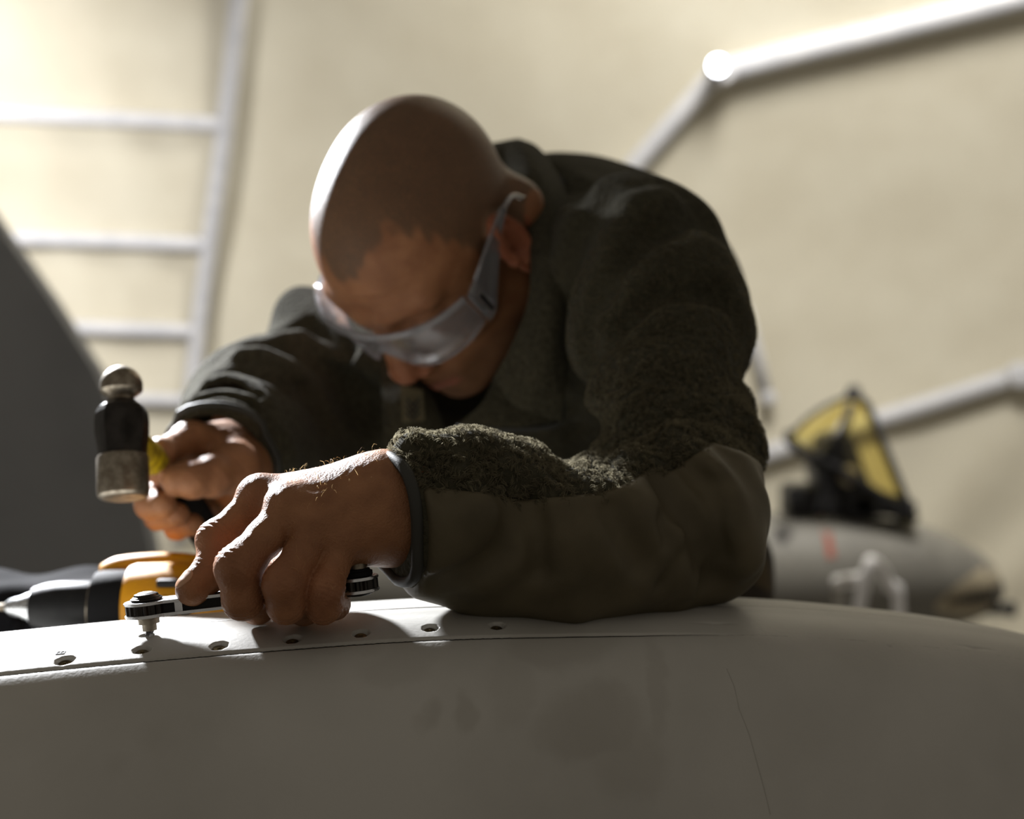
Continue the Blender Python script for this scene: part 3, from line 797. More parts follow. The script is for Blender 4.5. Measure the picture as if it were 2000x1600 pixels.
v, fcs = surface_nets(f_jacket, (-.33,.68,-.34), (.36,1.92,.36), .0030)
jacket = link('fleece_jacket', mesh_np('fleece_jacket', v, fcs), M_fleece, person)
tag(jacket, 'olive green fleece jacket')
JV, JF = v, fcs

# ---- smooth nylon panel over the forearm and elbow
PX = np.array([(-.075,-.030),(-.064,-.0290),(-.045,-.028),(-.012,-.0315),(.001,-.0370),(.020,-.0345),(.050,-.0325),(.070,-.026),(.083,-.0185),(.095,-.022),(.110,-.012),(.125,-.004),(.145,-.010),(.17,-.02)])
def f_patch(P):
    d = f_jacket1(P)-.0042
    e = (P[:, 2]-np.interp(P[:, 0], PX[:, 0], PX[:, 1]))*.9
    e = e-.0015*np.exp(-((P[:, 0]-.0)/.008)**2)
    yy = P[:, 1]-(.872+.1*(P[:, 0]-.1)); e = smax(e, yy, .008)
    q = (P-CUFF_C.astype(np.float32))@CUFF_N.astype(np.float32)+.006
    e = smax(e, q, .006)
    d = smax(d, e, .0035)
    return d
v, fcs = surface_nets(f_patch, (-.10,.68,-.125), (.20,.93,.01), .0022)
pch = tag(link('sleeve_panel', mesh_np('sleeve_panel', v, fcs), M_patch, person), 'smooth olive nylon panel on sleeve')
# ---- cuff binding
a_, u_, v_ = frame_from(CUFF_N)
ring = []
for k in range(36):
    th = 2*math.pi*k/36; dr = u_*math.cos(th)+v_*math.sin(th)
    t = .02
    for _ in range(40):
        s = float(f_jacket1((CUFF_C+dr*t)[None].astype(np.float32))[0]); t += -s*.8
    ring.append(CUFF_C+dr*(t-.0005)-CUFF_N*.001)
tube('cuff_binding', ring, .0034, M_trim, person, 10, True)
a_, u_, v_ = frame_from(RCN); ring = []
for k in range(30):
    th = 2*math.pi*k/30; dr = u_*math.cos(th)+v_*math.sin(th); t = .03
    for _ in range(40):
        s = float(f_jacket1((RCUFF_C+dr*t)[None].astype(np.float32))[0]); t += -s*.8
    ring.append(RCUFF_C+dr*(t-.001)-RCN*.001)
tube('cuff_binding', ring, .003, M_trim, person, 8, True)

# ---- curly pile of the fleece where it can be made out: tufts of short curled fibres
def pile(V, F, ok, n_tuft, per, seed, L0=.0024, L1=.0022, wd_=.00016, jit=.0011):
    rg = np.random.default_rng(seed)
    c = V[F].mean(1); e1 = V[F[:, 2]]-V[F[:, 0]]; e2 = V[F[:, 3]]-V[F[:, 1]]; nn = np.cross(e1, e2); ar_ = np.linalg.norm(nn, axis=1); nn = nn/(ar_[:, None]+1e-12)
    m = ok(c, nn); idx = np.nonzero(m)[0]; pr = ar_[idx]/ar_[idx].sum()
    ch = idx[rg.choice(len(idx), n_tuft, p=pr)]
    N = np.repeat(nn[ch], per, 0); C0 = np.repeat(c[ch], per, 0); k = len(N)
    lean = rg.normal(size=(n_tuft, 3)); lean = np.repeat(lean, per, 0); lean -= N*(lean*N).sum(1)[:, None]; lean /= np.linalg.norm(lean, axis=1)[:, None]+1e-9
    side = np.cross(N, lean)
    j = rg.normal(size=(k, 2))*jit; C0 = C0+lean*j[:, :1]+side*j[:, 1:]
    L = (L0+L1*rg.random(k))[:, None]*(1-.8*sstep(.84, 1.0, C0[:, 1]))[:, None]; cur = (.6+.8*rg.random(k))[:, None]; sw = rg.normal(size=(k, 1))*.5
    p0 = C0-N*.0006; p1 = C0+N*L*.55+lean*L*.15*cur+side*L*.15*sw; p2 = C0+N*L*.80+lean*L*.60*cur+side*L*.4*sw; p3 = C0+N*L*.50+lean*L*1.0*cur+side*L*.5*sw
    wv = np.cross(p3-p0, rg.normal(size=(k, 3))); wv /= np.linalg.norm(wv, axis=1)[:, None]+1e-9; wv *= wd_
    W = np.stack([p0-wv, p0+wv, p1-wv, p1+wv, p2-wv, p2+wv, p3-wv*.5, p3+wv*.5], 1).reshape(-1, 3)
    b = np.arange(k)[:, None]*8
    Q = np.concatenate([b+np.array([[0,1,3,2]]), b+np.array([[2,3,5,4]]), b+np.array([[4,5,7,6]])])
    return W, Q
def on_sleeve(c, n):
    zb = np.interp(c[:, 0], PX[:, 0], PX[:, 1])
    q = (c-CUFF_C)@CUFF_N
    return (c[:, 1] < 1.02) & (c[:, 0] > -.075) & ((c[:, 2] > zb-.003) | (c[:, 1] > .875+.1*(c[:, 0]-.1))) & (q < -.002) & (n[:, 1] < .55)
M_pile = material('olive_fleece_pile', lin(142,135,113), .9, col2=lin(110,104,86), scale=200, spec=.1)
_nt = M_pile.node_tree; _tl = _nt.nodes.new('ShaderNodeBsdfTranslucent'); _ms = _nt.nodes.new('ShaderNodeMixShader'); _ms.inputs[0].default_value = .6
_nt.links.new(_nt.nodes['colmix'].outputs[2], _tl.inputs[0]); _nt.links.new(_nt.nodes['Principled BSDF'].outputs[0], _ms.inputs[1]); _nt.links.new(_tl.outputs[0], _ms.inputs[2]); _nt.links.new(_ms.outputs[0], _nt.nodes['Material Output'].inputs[0])
W, Q = pile(JV, JF, on_sleeve, 6500, 13, 5, .0026, .0018, .00016, .0008)
tag(link('fleece_pile', mesh_np('fleece_pile', W, Q), M_pile, person, False), 'short curly pile of the fleece sleeve', kind='stuff')

def on_wrist(c, n):
    px = 1000+FPX*c[:, 0]/c[:, 1]
    return (px > 560) & (px < 748) & (n[:, 2] > -.25) & (n[:, 1] < .4) & (np.random.default_rng(8).random(len(c)) < .25+.75*sstep(0, .8, n[:, 2]))
W, Q = pile(LHV, LHF, on_wrist, 110, 1, 9, .0020, .0032, .00004, .0005)
M_armhair = material('golden_arm_hair', lin(236,205,150), .35, col2=lin(220,180,120), scale=50, spec=.6)
_nt = M_armhair.node_tree; _tl = _nt.nodes.new('ShaderNodeBsdfTranslucent'); _ms = _nt.nodes.new('ShaderNodeMixShader'); _ms.inputs[0].default_value = .6
_nt.links.new(_nt.nodes['colmix'].outputs[2], _tl.inputs[0]); _nt.links.new(_nt.nodes['Principled BSDF'].outputs[0], _ms.inputs[1]); _nt.links.new(_tl.outputs[0], _ms.inputs[2]); _nt.links.new(_ms.outputs[0], _nt.nodes['Material Output'].inputs[0])
tag(link('arm_hair', mesh_np('arm_hair', W, Q), M_armhair, person, False), 'fine golden hair on the wrist', kind='stuff')

# ---- collar, lapels, undershirt
def sheet(name, rows, mat_, parent, thick=.007, n=6, off=1.0):
    R_ = [catmull(r, n) for r in rows]; m = len(R_[0])
    Cn = [catmull([R_[i][j] for i in range(len(R_))], n) for j in range(m)]
    V = np.array(Cn); a, b = V.shape[:2]
    k = (np.arange(a-1)[:, None]*b+np.arange(b-1)[None]).ravel()
    me = mesh_np(name, V.reshape(-1, 3), np.stack([k, k+1, k+b+1, k+b], -1))
    o = link(name, me, mat_, parent)
    s = o.modifiers.new('thickness', 'SOLIDIFY'); s.thickness = thick; s.offset = 0
    s = o.modifiers.new('round', 'BEVEL'); s.width = thick*.35; s.segments = 2; s.limit_method = 'ANGLE'
    return o
C_in = [U(*p) for p in ((998,345,1.215),(1004,350,1.185),(1016,350,1.15),(1034,430,1.115),(1042,520,1.085),(1036,600,1.065),(1005,680,1.06),(972,740,1.065))]
C_md = [U(*p) for p in ((994,290,1.23),(1016,294,1.20),(1050,350,1.15),(1074,440,1.105),(1082,530,1.07),(1076,620,1.05),(1056,720,1.04),(1010,790,1.05))]
C_ou = [U(*p) for p in ((1012,280,1.27),(1050,300,1.24),(1094,372,1.18),(1110,446,1.13),(1118,530,1.09),(1112,640,1.065),(1098,760,1.05),(1098,822,1.055))]
CB = [np.array(p) for p in ((0,0,0),(-.035,.022,-.004),(-.068,.045,-.030),(-.090,.050,-.075),(-.095,.035,-.115))]
tag(sheet('collar_back', [[C_in[0]+c for c in CB], [C_md[0]+c*np.array([1.08,1.2,1]) for c in CB], [C_ou[0]+c*np.array([1.12,1.3,1]) for c in CB]], M_fleece, person, .010), 'fleece collar behind the neck')
tag(sheet('collar', [C_in, C_md, C_ou], M_fleece, person, .010), 'raised fleece collar')
L1 = [U(*p) for p in ((968,735,1.09),(1030,700,1.085),(1085,690,1.08))]
L2 = [U(*p) for p in ((945,785,1.075),(1015,775,1.07),(1090,760,1.065))]
L3 = [U(*p) for p in ((892,832,1.075),(1000,838,1.06),(1096,824,1.06))]
tag(sheet('lapel', [L1, L2, L3], M_fleece, person, .006), 'open lapel flap under chin')
tube('zip_tape', catmull([U(892,834,1.074), U(1000,840,1.058), U(1090,828,1.058), U(1097,790,1.06), U(1090,755,1.062)], 6), .0024, M_trim, person, 8)
K1 = [U(*p) for p in ((742,690,1.19),(748,760,1.16),(752,840,1.15),(752,900,1.15))]
K2 = [U(*p) for p in ((790,720,1.16),(806,770,1.135),(815,840,1.13),(818,905,1.13))]
K3 = [U(*p) for p in ((818,740,1.16),(846,790,1.14),(868,850,1.135),(880,905,1.13))]
tag(sheet('lapel', [K1, K2, K3], M_fleece, person, .006), 'open lapel with rank tab')
tube('zip_tape', catmull(K3, 5), .0022, M_trim, person, 8)
M_tab = material('rank_tab_cloth', lin(86,80,58), .8); M_chev = material('rank_chevron_thread', lin(30,30,30), .8)
tb = [U(*p) for p in ((782,752,1.128),(826,762,1.124),(830,822,1.120),(786,826,1.122))]
tag(prism('rank_tab', tb, (0,.002,0), M_tab, person, .0006), 'cloth rank tab with dark chevrons')
for k in range(3):
    y0 = 782+k*13
    for sx in (0, 1):
        pts = [U(806,y0+14,1.1185), U(806,y0+8,1.1185), U(806+(-13 if sx == 0 else 13),y0-6,1.1185), U(806+(-13 if sx == 0 else 13),y0,1.1185)]
        prism('chevron', pts, (0,.0012,0), M_chev, person)
M_shirt = material('black_undershirt', lin(22,22,24), .9, bump=.3, bscale=600, bdist=.0006)
def f_shirt(P):
    d = cap(P, toworld((0,.01,-.105)), NB, .052, .070)
    d = smin(d, cap(P, U(880,830,1.21), U(930,760,1.21), .05, .05), .04)
    d = smin(d, cap(P, U(880,830,1.21), U(960,930,1.28), .05, .06), .04)
    d = smax(d, -ell(P, HC, (.082,.112,.116), HR), .006)
    d = smax(d, -(((P-toworld((0,-.02,-.082)).astype(np.float32))@(toworld((0,-.02,-.09))-NB).astype(np.float32)*-10)), .004)
    return d
v, fcs = surface_nets(f_shirt, (-.16,1.05,-.10), (.16,1.42,.32), .005)
link('undershirt', mesh_np('undershirt', v, fcs), M_shirt, person)

# ---- trousers and boots (behind the wing)
M_trou = material('camouflage_trousers', lin(78,66,46), .9, col2=lin(48,42,34), scale=24, detail=1, mix=(.48,.52), bump=.3, bscale=500, bdist=.0006)
M_boot = material('tan_boot_suede', lin(120,98,70), .9, bump=.3, bscale=300)
M_sole = material('boot_sole_rubber', lin(40,36,32), .8)
def f_trou(P):
    d = ell(P, PEL+np.array([0,.03,-.02]), (.165,.15,.15))
    for h_, k2, an in ((HIPL,KNL,ANL),(HIPR,KNR,ANR)):
        d = smin(d, cap(P, h_, k2, .10, .075), .05); d = smin(d, cap(P, k2, an, .075, .06), .03)
    d = d+.004*waves(P, .12, 31)
    return smax(d, (-1.10-P[:, 2]), .004)
v, fcs = surface_nets(f_trou, (-.2,1.35,-1.2), (.45,2.05,.14), .009)
link('trousers', mesh_np('trousers', v, fcs), M_trou, person)
for an in (ANL, ANR):
    def f_boot(P):
        d = cap(P, an+np.array([0,0,.06]), an+np.array([0,0,-.06]), .052, .05)
        d = smin(d, cap(P, an+np.array([0,.02,-.09]), an+np.array([0,-.15,-.105]), .046, .040), .03)
        return smax(d, (-1.205-P[:, 2]), .004)
    v, fcs = surface_nets(f_boot, an-np.array([.09,.25,.18]), an+np.array([.09,.12,.14]), .006)
    b_ = link('boot', mesh_np('boot', v, fcs), M_boot, person)
    rbox('sole', an+np.array([0,-.055,-.157]), (.098,.29,.026), M_sole, b_, .012)
M_stand = material('maintenance_stand_paint', lin(150,128,30), .55)
ms = tag(empty('maintenance_stand', (.13,1.8,FLOOR)), 'yellow work stand under the man, behind the wing', 'work stand')
rbox('platform', (.13,1.85,-1.255), (1.3,.8,.05), M_stand, ms, .006)
for x in (-.45,.71):
    for y in (1.5,2.2): rbox('leg', (x,y,(FLOOR-1.28)/2), (.05,.05,-1.28-FLOOR), M_stand, ms, .004)

# ================================================================== tools
M_chrome = material('chrome_plate', lin(200,202,205), .22, metal=1.0, rough2=.38, scale=300)
M_steel = material('worn_steel', lin(150,142,128), .34, metal=1.0, col2=lin(110,100,86), scale=160, detail=5, rough2=.5, bump=.2, bscale=500, bdist=.0003)
M_darksteel = material('black_oxide_steel', lin(58,55,52), .32, metal=.9, col2=lin(38,36,34), scale=90, detail=5, bump=.4, bscale=140, bdist=.0006)
M_black = material('black_plastic', lin(22,22,23), .5, col2=lin(28,28,28), scale=80, spec=.22)
M_rubber = material('black_rubber', lin(20,20,21), .75, bump=.3, bscale=600, spec=.15)
M_yellow = material('yellow_plastic', lin(205,142,8), .5, col2=lin(188,128,6), scale=40, bump=.1, bscale=500)
M_hyellow = material('yellow_fibreglass', lin(196,170,20), .45, col2=lin(120,100,20), scale=120)

# ---- flat double-ended ratchet driver, its bit in the wing screw
tip = wing_pt(*TIP); d0 = float(tip[1])
RA = U(288,1188,d0); RB = U(697,1141,d0+.012)
ax = (RB-RA)/np.linalg.norm(RB-RA); RL = float(np.linalg.norm(RB-RA))
up = np.array([0,-.02,1.0]); up = up-ax*np.dot(up, ax); up /= np.linalg.norm(up); wd = np.cross(up, ax)
rt = tag(empty('ratchet_driver', tip), 'chrome and black flat ratchet wrench held over the wing screw', 'ratchet wrench')
def outline(rh, rw, n=18):
    pts = []
    a0 = math.asin(rw/rh)
    for k in range(n+1):
        th = a0+(2*math.pi-2*a0)*k/n; pts.append(RA+rh*(ax*math.cos(th)+wd*math.sin(th)))
    for k in range(n+1):
        th = math.pi+a0+(2*math.pi-2*a0)*k/n; pts.append(RB+rh*(ax*math.cos(th)+wd*math.sin(th)))
    return pts
def plate(name, rh, rw, z0, th, mat_, bev=.0004):
    return prism(name, [p+up*z0 for p in outline(rh, rw)], up*th, mat_, rt, bev)
plate('side_plate', .0122, .0082, .0026, .0016, M_chrome)
plate('side_plate', .0122, .0082, -.0042, .0016, M_chrome)
plate('body', .0085, .0062, -.0026, .0052, M_black, 0)
def gear(c):
    vs_, fs = [], []; n = 64
    for z in (-.0025, .0025):
        for k in range(n):
            r = .0116 if (k//2) % 2 == 0 else .0106
            th = 2*math.pi*k/n; vs_.append(c+r*(ax*math.cos(th)+wd*math.sin(th))+up*z)
    for k in range(n): fs.append((k, (k+1) % n, n+(k+1) % n, n+k))
    fs += [tuple(range(n-1, -1, -1)), tuple(range(n, 2*n))]
    o = link('gear_ring', mesh_list('gear_ring', vs_, fs), M_darksteel, rt, False)
for c in (RA, RB): gear(c)
for s_, sg in ((.0175,1),(.0175,-1),(RL-.0175,1)):
    rbox('spacer', RA+ax*s_+wd*(-.0062*sg), (.0042,.004,.0054), M_chrome, rt, .0003, Matrix((ax, wd, up)).transposed().to_3x3())
for s_ in (.0215,.038):
    lathe('rivet', RA+ax*s_+wd*-.003+up*.0041, up, [(0,.0018),(.0003,.0018),(.0006,.0012)], 14, M_darksteel, rt)
    lathe('rivet', RA+ax*s_+wd*-.003-up*.0041, -up, [(0,.0018),(.0003,.0018),(.0006,.0012)], 14, M_darksteel, rt)
lathe('selector_knob', RA+up*.0042, up, [(0,.0078),(.0006,.0084),(.0014,.0084),(.0018,.0074),(.0022,.0074),(.0026,.0066),(.0036,.0062),(.0040,.0050),(.0040,.0046),(.0036,.0044)], 40, M_darksteel, rt)
lathe('knob_cap', RA+up*.0076, up, [(0,.0043),(.0008,.0043),(.0011,.0036)], 30, M_chrome, rt)
lathe('drive_socket', RA-up*.0042, -up, [(0,.0060),(.0014,.0060),(.0016,.0056),(.0040,.0056),(.0042,.0038),(.0078,.0038),(.0080,.0030)], 30, M_steel, rt)
bl = float(np.dot(RA-up*.0120-tip, up))
lathe('bit', RA-up*.0115, -(RA-up*.0115-tip+up*.0012)/np.linalg.norm(RA-up*.0115-tip+up*.0012), [(0,.0024),(.0015,.0024),(.002,.0018),(max(.004, float(np.linalg.norm(RA-up*.0115-tip))),.0016)], 6, M_darksteel, rt, 20)
lathe('selector_knob', RB+up*.0042, up, [(0,.0086),(.0008,.0092),(.0026,.0092),(.0032,.0080),(.0040,.0078),(.0044,.0060)], 40, M_rubber, rt)
lathe('drive_socket', RB+up*.0084+ax*.001, up, [(0,.0056),(.0030,.0056),(.0032,.0044),(.0075,.0044),(.0080,.0036)], 30, M_steel, rt)
lathe('knob_cap', RB-up*.0042, -up, [(0,.0086),(.0010,.0086),(.0016,.0074),(.0020,.0060)], 36, M_black, rt)

# ---- ball peen hammer
H0, H1 = U(241,974,.916), U(236,716,.940)
ha = (H1-H0)/np.linalg.norm(H1-H0); HL = float(np.linalg.norm(H1-H0)); sc = HL/.0915
hm = tag(empty('ball_peen_hammer', H0), 'steel ball peen hammer with yellow handle raised in the right fist', 'hammer')
fr = lambda p: [(a*sc, b*sc) for a, b in p]
lathe('striking_face', H0, ha, fr([(0,.0125),(.0006,.0150),(.0020,.0166),(.0040,.0170),(.0270,.0170),(.0285,.0164),(.0292,.0150)]), 48, M_steel, hm, 30)
def octa(name):
    vs_, fs = [], []
    a, u, v = frame_from(ha); v2 = np.array([0,1.0,0]); v2 = v2-a*np.dot(a, v2); v2 /= np.linalg.norm(v2); u2 = np.cross(v2, a)
    rows = [(.0280,.0150,.3),(.0300,.0156,.5),(.036,.0160,.75),(.045,.0172,1),(.053,.0174,1),(.0585,.0168,.9),(.0625,.0150,.6),(.0655,.0112,.2),(.067,.0095,0)]
    n = 32
    for s_, r, oc in rows:
        for k in range(n):
            th = 2*math.pi*k/n+.2
            q = ((th+math.pi/8) % (math.pi/4))-math.pi/8
            f_ = math.cos(math.pi/8)/math.cos(q)*1.03
            vs_.append(H0+a*s_*sc+(u2*math.cos(th)+v2*math.sin(th))*r*sc*(1+(f_-1)*oc))
    m = len(rows)
    for i in range(m-1):
        for k in range(n): fs.append((i*n+k, i*n+(k+1) % n, (i+1)*n+(k+1) % n, (i+1)*n+k))
    fs += [tuple(range(n-1, -1, -1)), tuple((m-1)*n+k for k in range(n))]
    me = mesh_list(name, vs_, fs); o = link(name, me, M_darksteel, hm); me.set_sharp_from_angle(angle=math.radians(14)); return o
octa('head_body')
ball = [(.0655,.0088),(.0675,.0082),(.0695,.0084),(.0715,.0108),(.0728,.0128),(.0742,.0140)]
for k in range(1, 14):
    th = math.pi/2*k/13; ball.append((.0770+.0146*math.sin(th), max(.0142*math.cos(th), .0004)))
lathe('ball_peen', H0, ha, fr(ball), 44, M_steel, hm, 28)
hp = catmull([U(244,846,.925), U(268,868,.95), U(302,906,.985), U(345,952,1.025), U(376,1000,1.055), U(408,1052,1.09), U(436,1098,1.125)], 6)
nh = len(hp)
tube('handle', hp[:20], [.0088]*5+[.0098+.0018*math.sin(i*.25) for i in range(15)], M_hyellow, hm, 16)
tube('grip', hp[18:], [.0125]+[.0135]*(nh-20)+[.0120], M_rubber, hm, 16)

# ---- safety glasses on the man's face
M_clear = glass('clear_polycarbonate', (.95,.96,.98), .15, .06, .8)
M_clearf = glass('clear_frame_plastic', (.88,.89,.91), .22, .12, 1.0)
gl = tag(empty('safety_glasses', toworld((0,.10,.01))), 'clear wraparound safety glasses worn by the man', 'safety glasses')
def gpt(th, u, k=0.0):
    """wraparound lens: th from the nose, u up"""
    return toworld(((.0765+k)*math.sin(th)*(1+.03*abs(th)), .030+(.0830+k)*math.cos(th)**.8-.10*max(0, -u)*.4, u))
TH = np.linspace(-1.18, 1.18, 61)
def lens_lo(th):
    n_ = math.exp(-(th/.20)**2); return -.026+.030*n_+.014*(abs(th)/1.18)**2.2
V, Fc = [], []; NR = 9
for th in TH:
    l0, l1 = lens_lo(th), .030-.006*(abs(th)/1.18)**2
    for k in range(NR): V.append(gpt(th, l0+(l1-l0)*k/(NR-1)))
for i in range(len(TH)-1):
    for k in range(NR-1): Fc.append((i*NR+k, (i+1)*NR+k, (i+1)*NR+k+1, i*NR+k+1))
lo_ = link('lens', mesh_list('lens', V, Fc), M_clear, gl)
md = lo_.modifiers.new('thickness', 'SOLIDIFY'); md.thickness = .0018; md.offset = 0
tube('brow_bar', [gpt(th, .030-.006*(abs(th)/1.18)**2, .0015) for th in TH], .0030, M_clearf, gl, 8)
tube('lower_rim', [gpt(th, lens_lo(th), .0006) for th in TH], .0013, M_clearf, gl, 8)
for sd in (-1, 1):
    c0 = gpt(1.18*sd, .004, .001)
    h1 = np.array([.0770*sd,.060,.004]); 
    rot = Matrix(((HR[:, 0]), (HR[:, 1]), (HR[:, 2]))).transposed()
    hb = rbox('hinge_block', toworld(h1), (.0055,.015,.038), M_clearf, gl, .002, rot)
    rbox('hinge_slot', toworld(h1+np.array([.0022*sd,-.001,-.003])), (.0022,.0040,.024), M_black, hb, .0008, rot)
    outer = [(.0775*sd,.054,-.013),(.0775*sd,.053,.023),(.0815*sd,.010,.030),(.0820*sd,-.010,.031),(.0820*sd,-.012,.025),(.0815*sd,.008,.020)]
    prism('temple_arm', [toworld(p) for p in outer], HR[:, 0]*(.0016*sd), M_clearf, gl, .0005)
    tube('temple_edge', [toworld(p) for p in (outer[1], outer[2], outer[3])], .0017, M_clearf, gl, 8)
    tube('temple_edge', [toworld(p) for p in (outer[0], outer[5], outer[4])], .0015, M_clearf, gl, 8)
    tube('ear_hook', [toworld(p) for p in catmull([(.0820*sd,-.010,.028),(.0830*sd,-.025,.024),(.082*sd,-.034,.008)], 5)], .0022, M_clearf, gl, 8)

# ---- cordless drill lying on the wing
DY = .985; DZ = U(0,1186,DY)[2]
dx = lambda px: (px-1000)/FPX*DY
dr = tag(empty('cordless_drill', (dx(240), DY, DZ-.035)), 'yellow and black cordless drill lying on the wing behind the ratchet', 'cordless drill')
lathe('bit', (dx(-70), DY, DZ), (1,0,0), [(0,.0012),(.004,.0025),(.03,.0028)], 10, M_steel, dr)
lathe('chuck_jaws', (dx(12), DY, DZ), (1,0,0), [(0,.004),(.003,.006),(.012,.0085),(.021,.0125),(.0225,.0125)], 24, M_chrome, dr)
lathe('chuck_sleeve', (dx(64), DY, DZ), (1,0,0), [(0,.0120),(.001,.0148),(.010,.0178),(.020,.0192),(.042,.0196),(.0455,.0190),(.046,.016)], 36, M_black, dr)
lathe('torque_collar', (dx(188), DY, DZ), (1,0,0), [(0,.018),(.001,.0262),(.005,.0272),(.020,.0276),(.0245,.0270),(.025,.022)], 36, M_rubber, dr)
lathe('collar_ring', (dx(183), DY, DZ), (1,0,0), [(0,.018),(.0005,.0212),(.0022,.0212),(.0025,.018)], 36, M_steel, dr)
lathe('motor_housing', (dx(249), DY+.004, DZ), (1,0,0), [(0,.024),(.002,.0310),(.006,.0326),(.030,.0335),(.055,.0330),(.075,.031),(.088,.026),(.092,.018)], 40, M_yellow, dr, 30, (1.0,.98))
for px in (338,360,382):
    rbox('vent_panel', (dx(px), DY-.0295, DZ-.002+.0), (.0062,.010,.026), M_black, dr, .0015)
rbox('vent_panel', (dx(362), DY-.0245, DZ+.0205), (.028,.012,.006), M_black, dr, .002)
tube('top_shell', catmull([(dx(198), DY+.018, DZ+.021), (dx(225), DY+.016, DZ+.0255), (dx(290), DY+.016, DZ+.028), (dx(345), DY+.018, DZ+.0275), (dx(420), DY+.02, DZ+.024)], 6), [.011]*25, M_yellow, dr, 16)
tube('handle', catmull([(dx(335), DY+.02, DZ-.005), (dx(345), DY+.07, DZ-.012), (dx(352), DY+.12, DZ-.022)], 6), .0190, M_yellow, dr, 18)
tube('grip', catmull([(dx(339), DY+.045, DZ-.008), (dx(348), DY+.095, DZ-.016)], 6), .0203, M_rubber, dr, 18)
rbox('battery', (dx(348), DY+.150, DZ-.034), (.105,.055,.062), M_black, dr, .010)

# ---- black tool bag on the far slope of the wing
M_bag = material('black_nylon_bag', lin(18,18,20), .9, col2=lin(22,22,24), scale=60, bump=.4, bscale=700, bdist=.0006, spec=.05)
bg = tag(empty('tool_bag', (-.47,1.13,-.25)), 'black soft tool bag on the wing behind the drill chuck', 'tool bag')
def f_bag(P):
    q = np.abs(P-np.array([-.47,1.15,-.205], np.float32))-np.array([.115,.05,.060], np.float32)
    d = np.sqrt((np.maximum(q, 0)**2).sum(1))+np.minimum(q.max(1), 0)-.022
    return d+.004*waves(P, .09, 41)
v, fcs = surface_nets(f_bag, (-.64,1.04,-.31), (-.30,1.26,-.10), .006)
link('bag_body', mesh_np('bag_body', v, fcs), M_bag, bg)
tube('strap', catmull([(-.56,1.078,-.15),(-.55,1.07,-.20),(-.52,1.068,-.235),(-.44,1.068,-.235),(-.41,1.07,-.20),(-.40,1.078,-.15)], 6), .006, M_bag, bg, 8)

# ================================================================== grey tail fin at the left
M_fin = material('grey_fin_paint', lin(140,142,145), .5, col2=lin(130,132,136), scale=3, spec=.4)
FD = 4.2
edge = [(-520,-300),(-330,-30),(0,448),(95,582),(185,724),(238,850),(272,960),(296,1080),(310,1250)]
fe = [U(px,py,FD) for px, py in edge]
fb = [np.array([fe[-1][0]+.05,FD,-1.6]), np.array([-3.4,FD,-1.6]), np.array([-3.4,FD,fe[0][2]-1.0]), np.array([-2.9,FD,fe[0][2]])]
fin = tag(empty('tail_fin', (-1.6,FD,FLOOR)), 'large smooth grey aircraft tail fin with swept edge left of the hammer', 'tail fin')
prism('fin_skin', [p for p in fe]+fb, (0,.11,0), M_fin, fin, .03, 50)
tube('leading_edge', [p+np.array([-.034,.055,-.02]) for p in fe[1:]], .046, M_fin, fin, 16)
lathe('fuselage', (-3.9,FD+.05,-1.72), (1,0,0), [(0,.05),(.1,.25),(.5,.36),(1.8,.38),(2.6,.3),(3.2,.14),(3.3,.04)], 32, M_fin, fin)
for x in (-3.2,-1.7): rbox('jack', (x,FD+.05,(FLOOR-1.9)/2), (.12,.12,-1.9-FLOOR), M_blackmetal, fin, .01)

# ================================================================== parked attack aircraft, nose to the right
M_grey = material('aircraft_grey_paint', lin(122,120,114), .55, col2=lin(112,110,105), scale=4)
M_greyd = material('aircraft_dark_patch', lin(60,58,56), .7)
M_cream = material('shark_mouth_cream', lin(178,168,146), .6, col2=lin(165,154,132), scale=20)
M_blk = material('aircraft_black', lin(24,24,28), .5)
M_red = material('red_marking', lin(150,72,52), .6)
M_amber = glass('amber_canopy_glass', lin(254,249,222), .03, .05, .5)
M_metal = material('canopy_hardware', lin(90,92,98), .4, metal=.6, col2=lin(50,50,56), scale=12)
AY = 8.0
ar = tag(empty('attack_aircraft', (2.0,AY,FLOOR)), 'grey attack aircraft with shark teeth painted on its nose and open canopy', 'aircraft')
TOPZ = np.array([(-1.2,-.62),(0,-.52),(1.2,-.465),(1.48,-.465),(2.0,-.475),(2.4,-.515),(2.62,-.60),(2.80,-.70),(2.88,-.775),(2.93,-.86),(2.955,-.93)])
BOTZ = np.array([(-1.2,-1.25),(0,-1.30),(1.2,-1.30),(2.0,-1.25),(2.4,-1.20),(2.62,-1.155),(2.77,-1.11),(2.86,-1.065),(2.93,-.99),(2.955,-.94)])
WID = np.array([(-1.2,.40),(1.2,.46),(2.0,.42),(2.4,.36),(2.62,.29),(2.8,.20),(2.88,.14),(2.93,.07),(2.955,.01)])
def ac(x):
    t = np.interp(x, TOPZ[:, 0], TOPZ[:, 1]); b = np.interp(x, BOTZ[:, 0], BOTZ[:, 1]); w_ = np.interp(x, WID[:, 0], WID[:, 1]); return (t+b)/2, (t-b)/2, w_
V, Fc = [], []; n = 36
xs_ = np.r_[np.linspace(-1.2,2.3,20), np.linspace(2.36,2.955,30)]
for x in xs_:
    zc, hz, w_ = ac(x)
    for k in range(n):
        th = 2*math.pi*k/n; V.append((x, AY-w_*math.cos(th), zc+hz*math.sin(th)))
for i in range(len(xs_)-1):
    for k in range(n): Fc.append((i*n+k, i*n+(k+1) % n, (i+1)*n+(k+1) % n, (i+1)*n+k))
Fc += [tuple(range(n-1,-1,-1)), tuple((len(xs_)-1)*n+k for k in range(n))]
link('fuselage', mesh_list('fuselage', V, Fc), M_grey, ar)
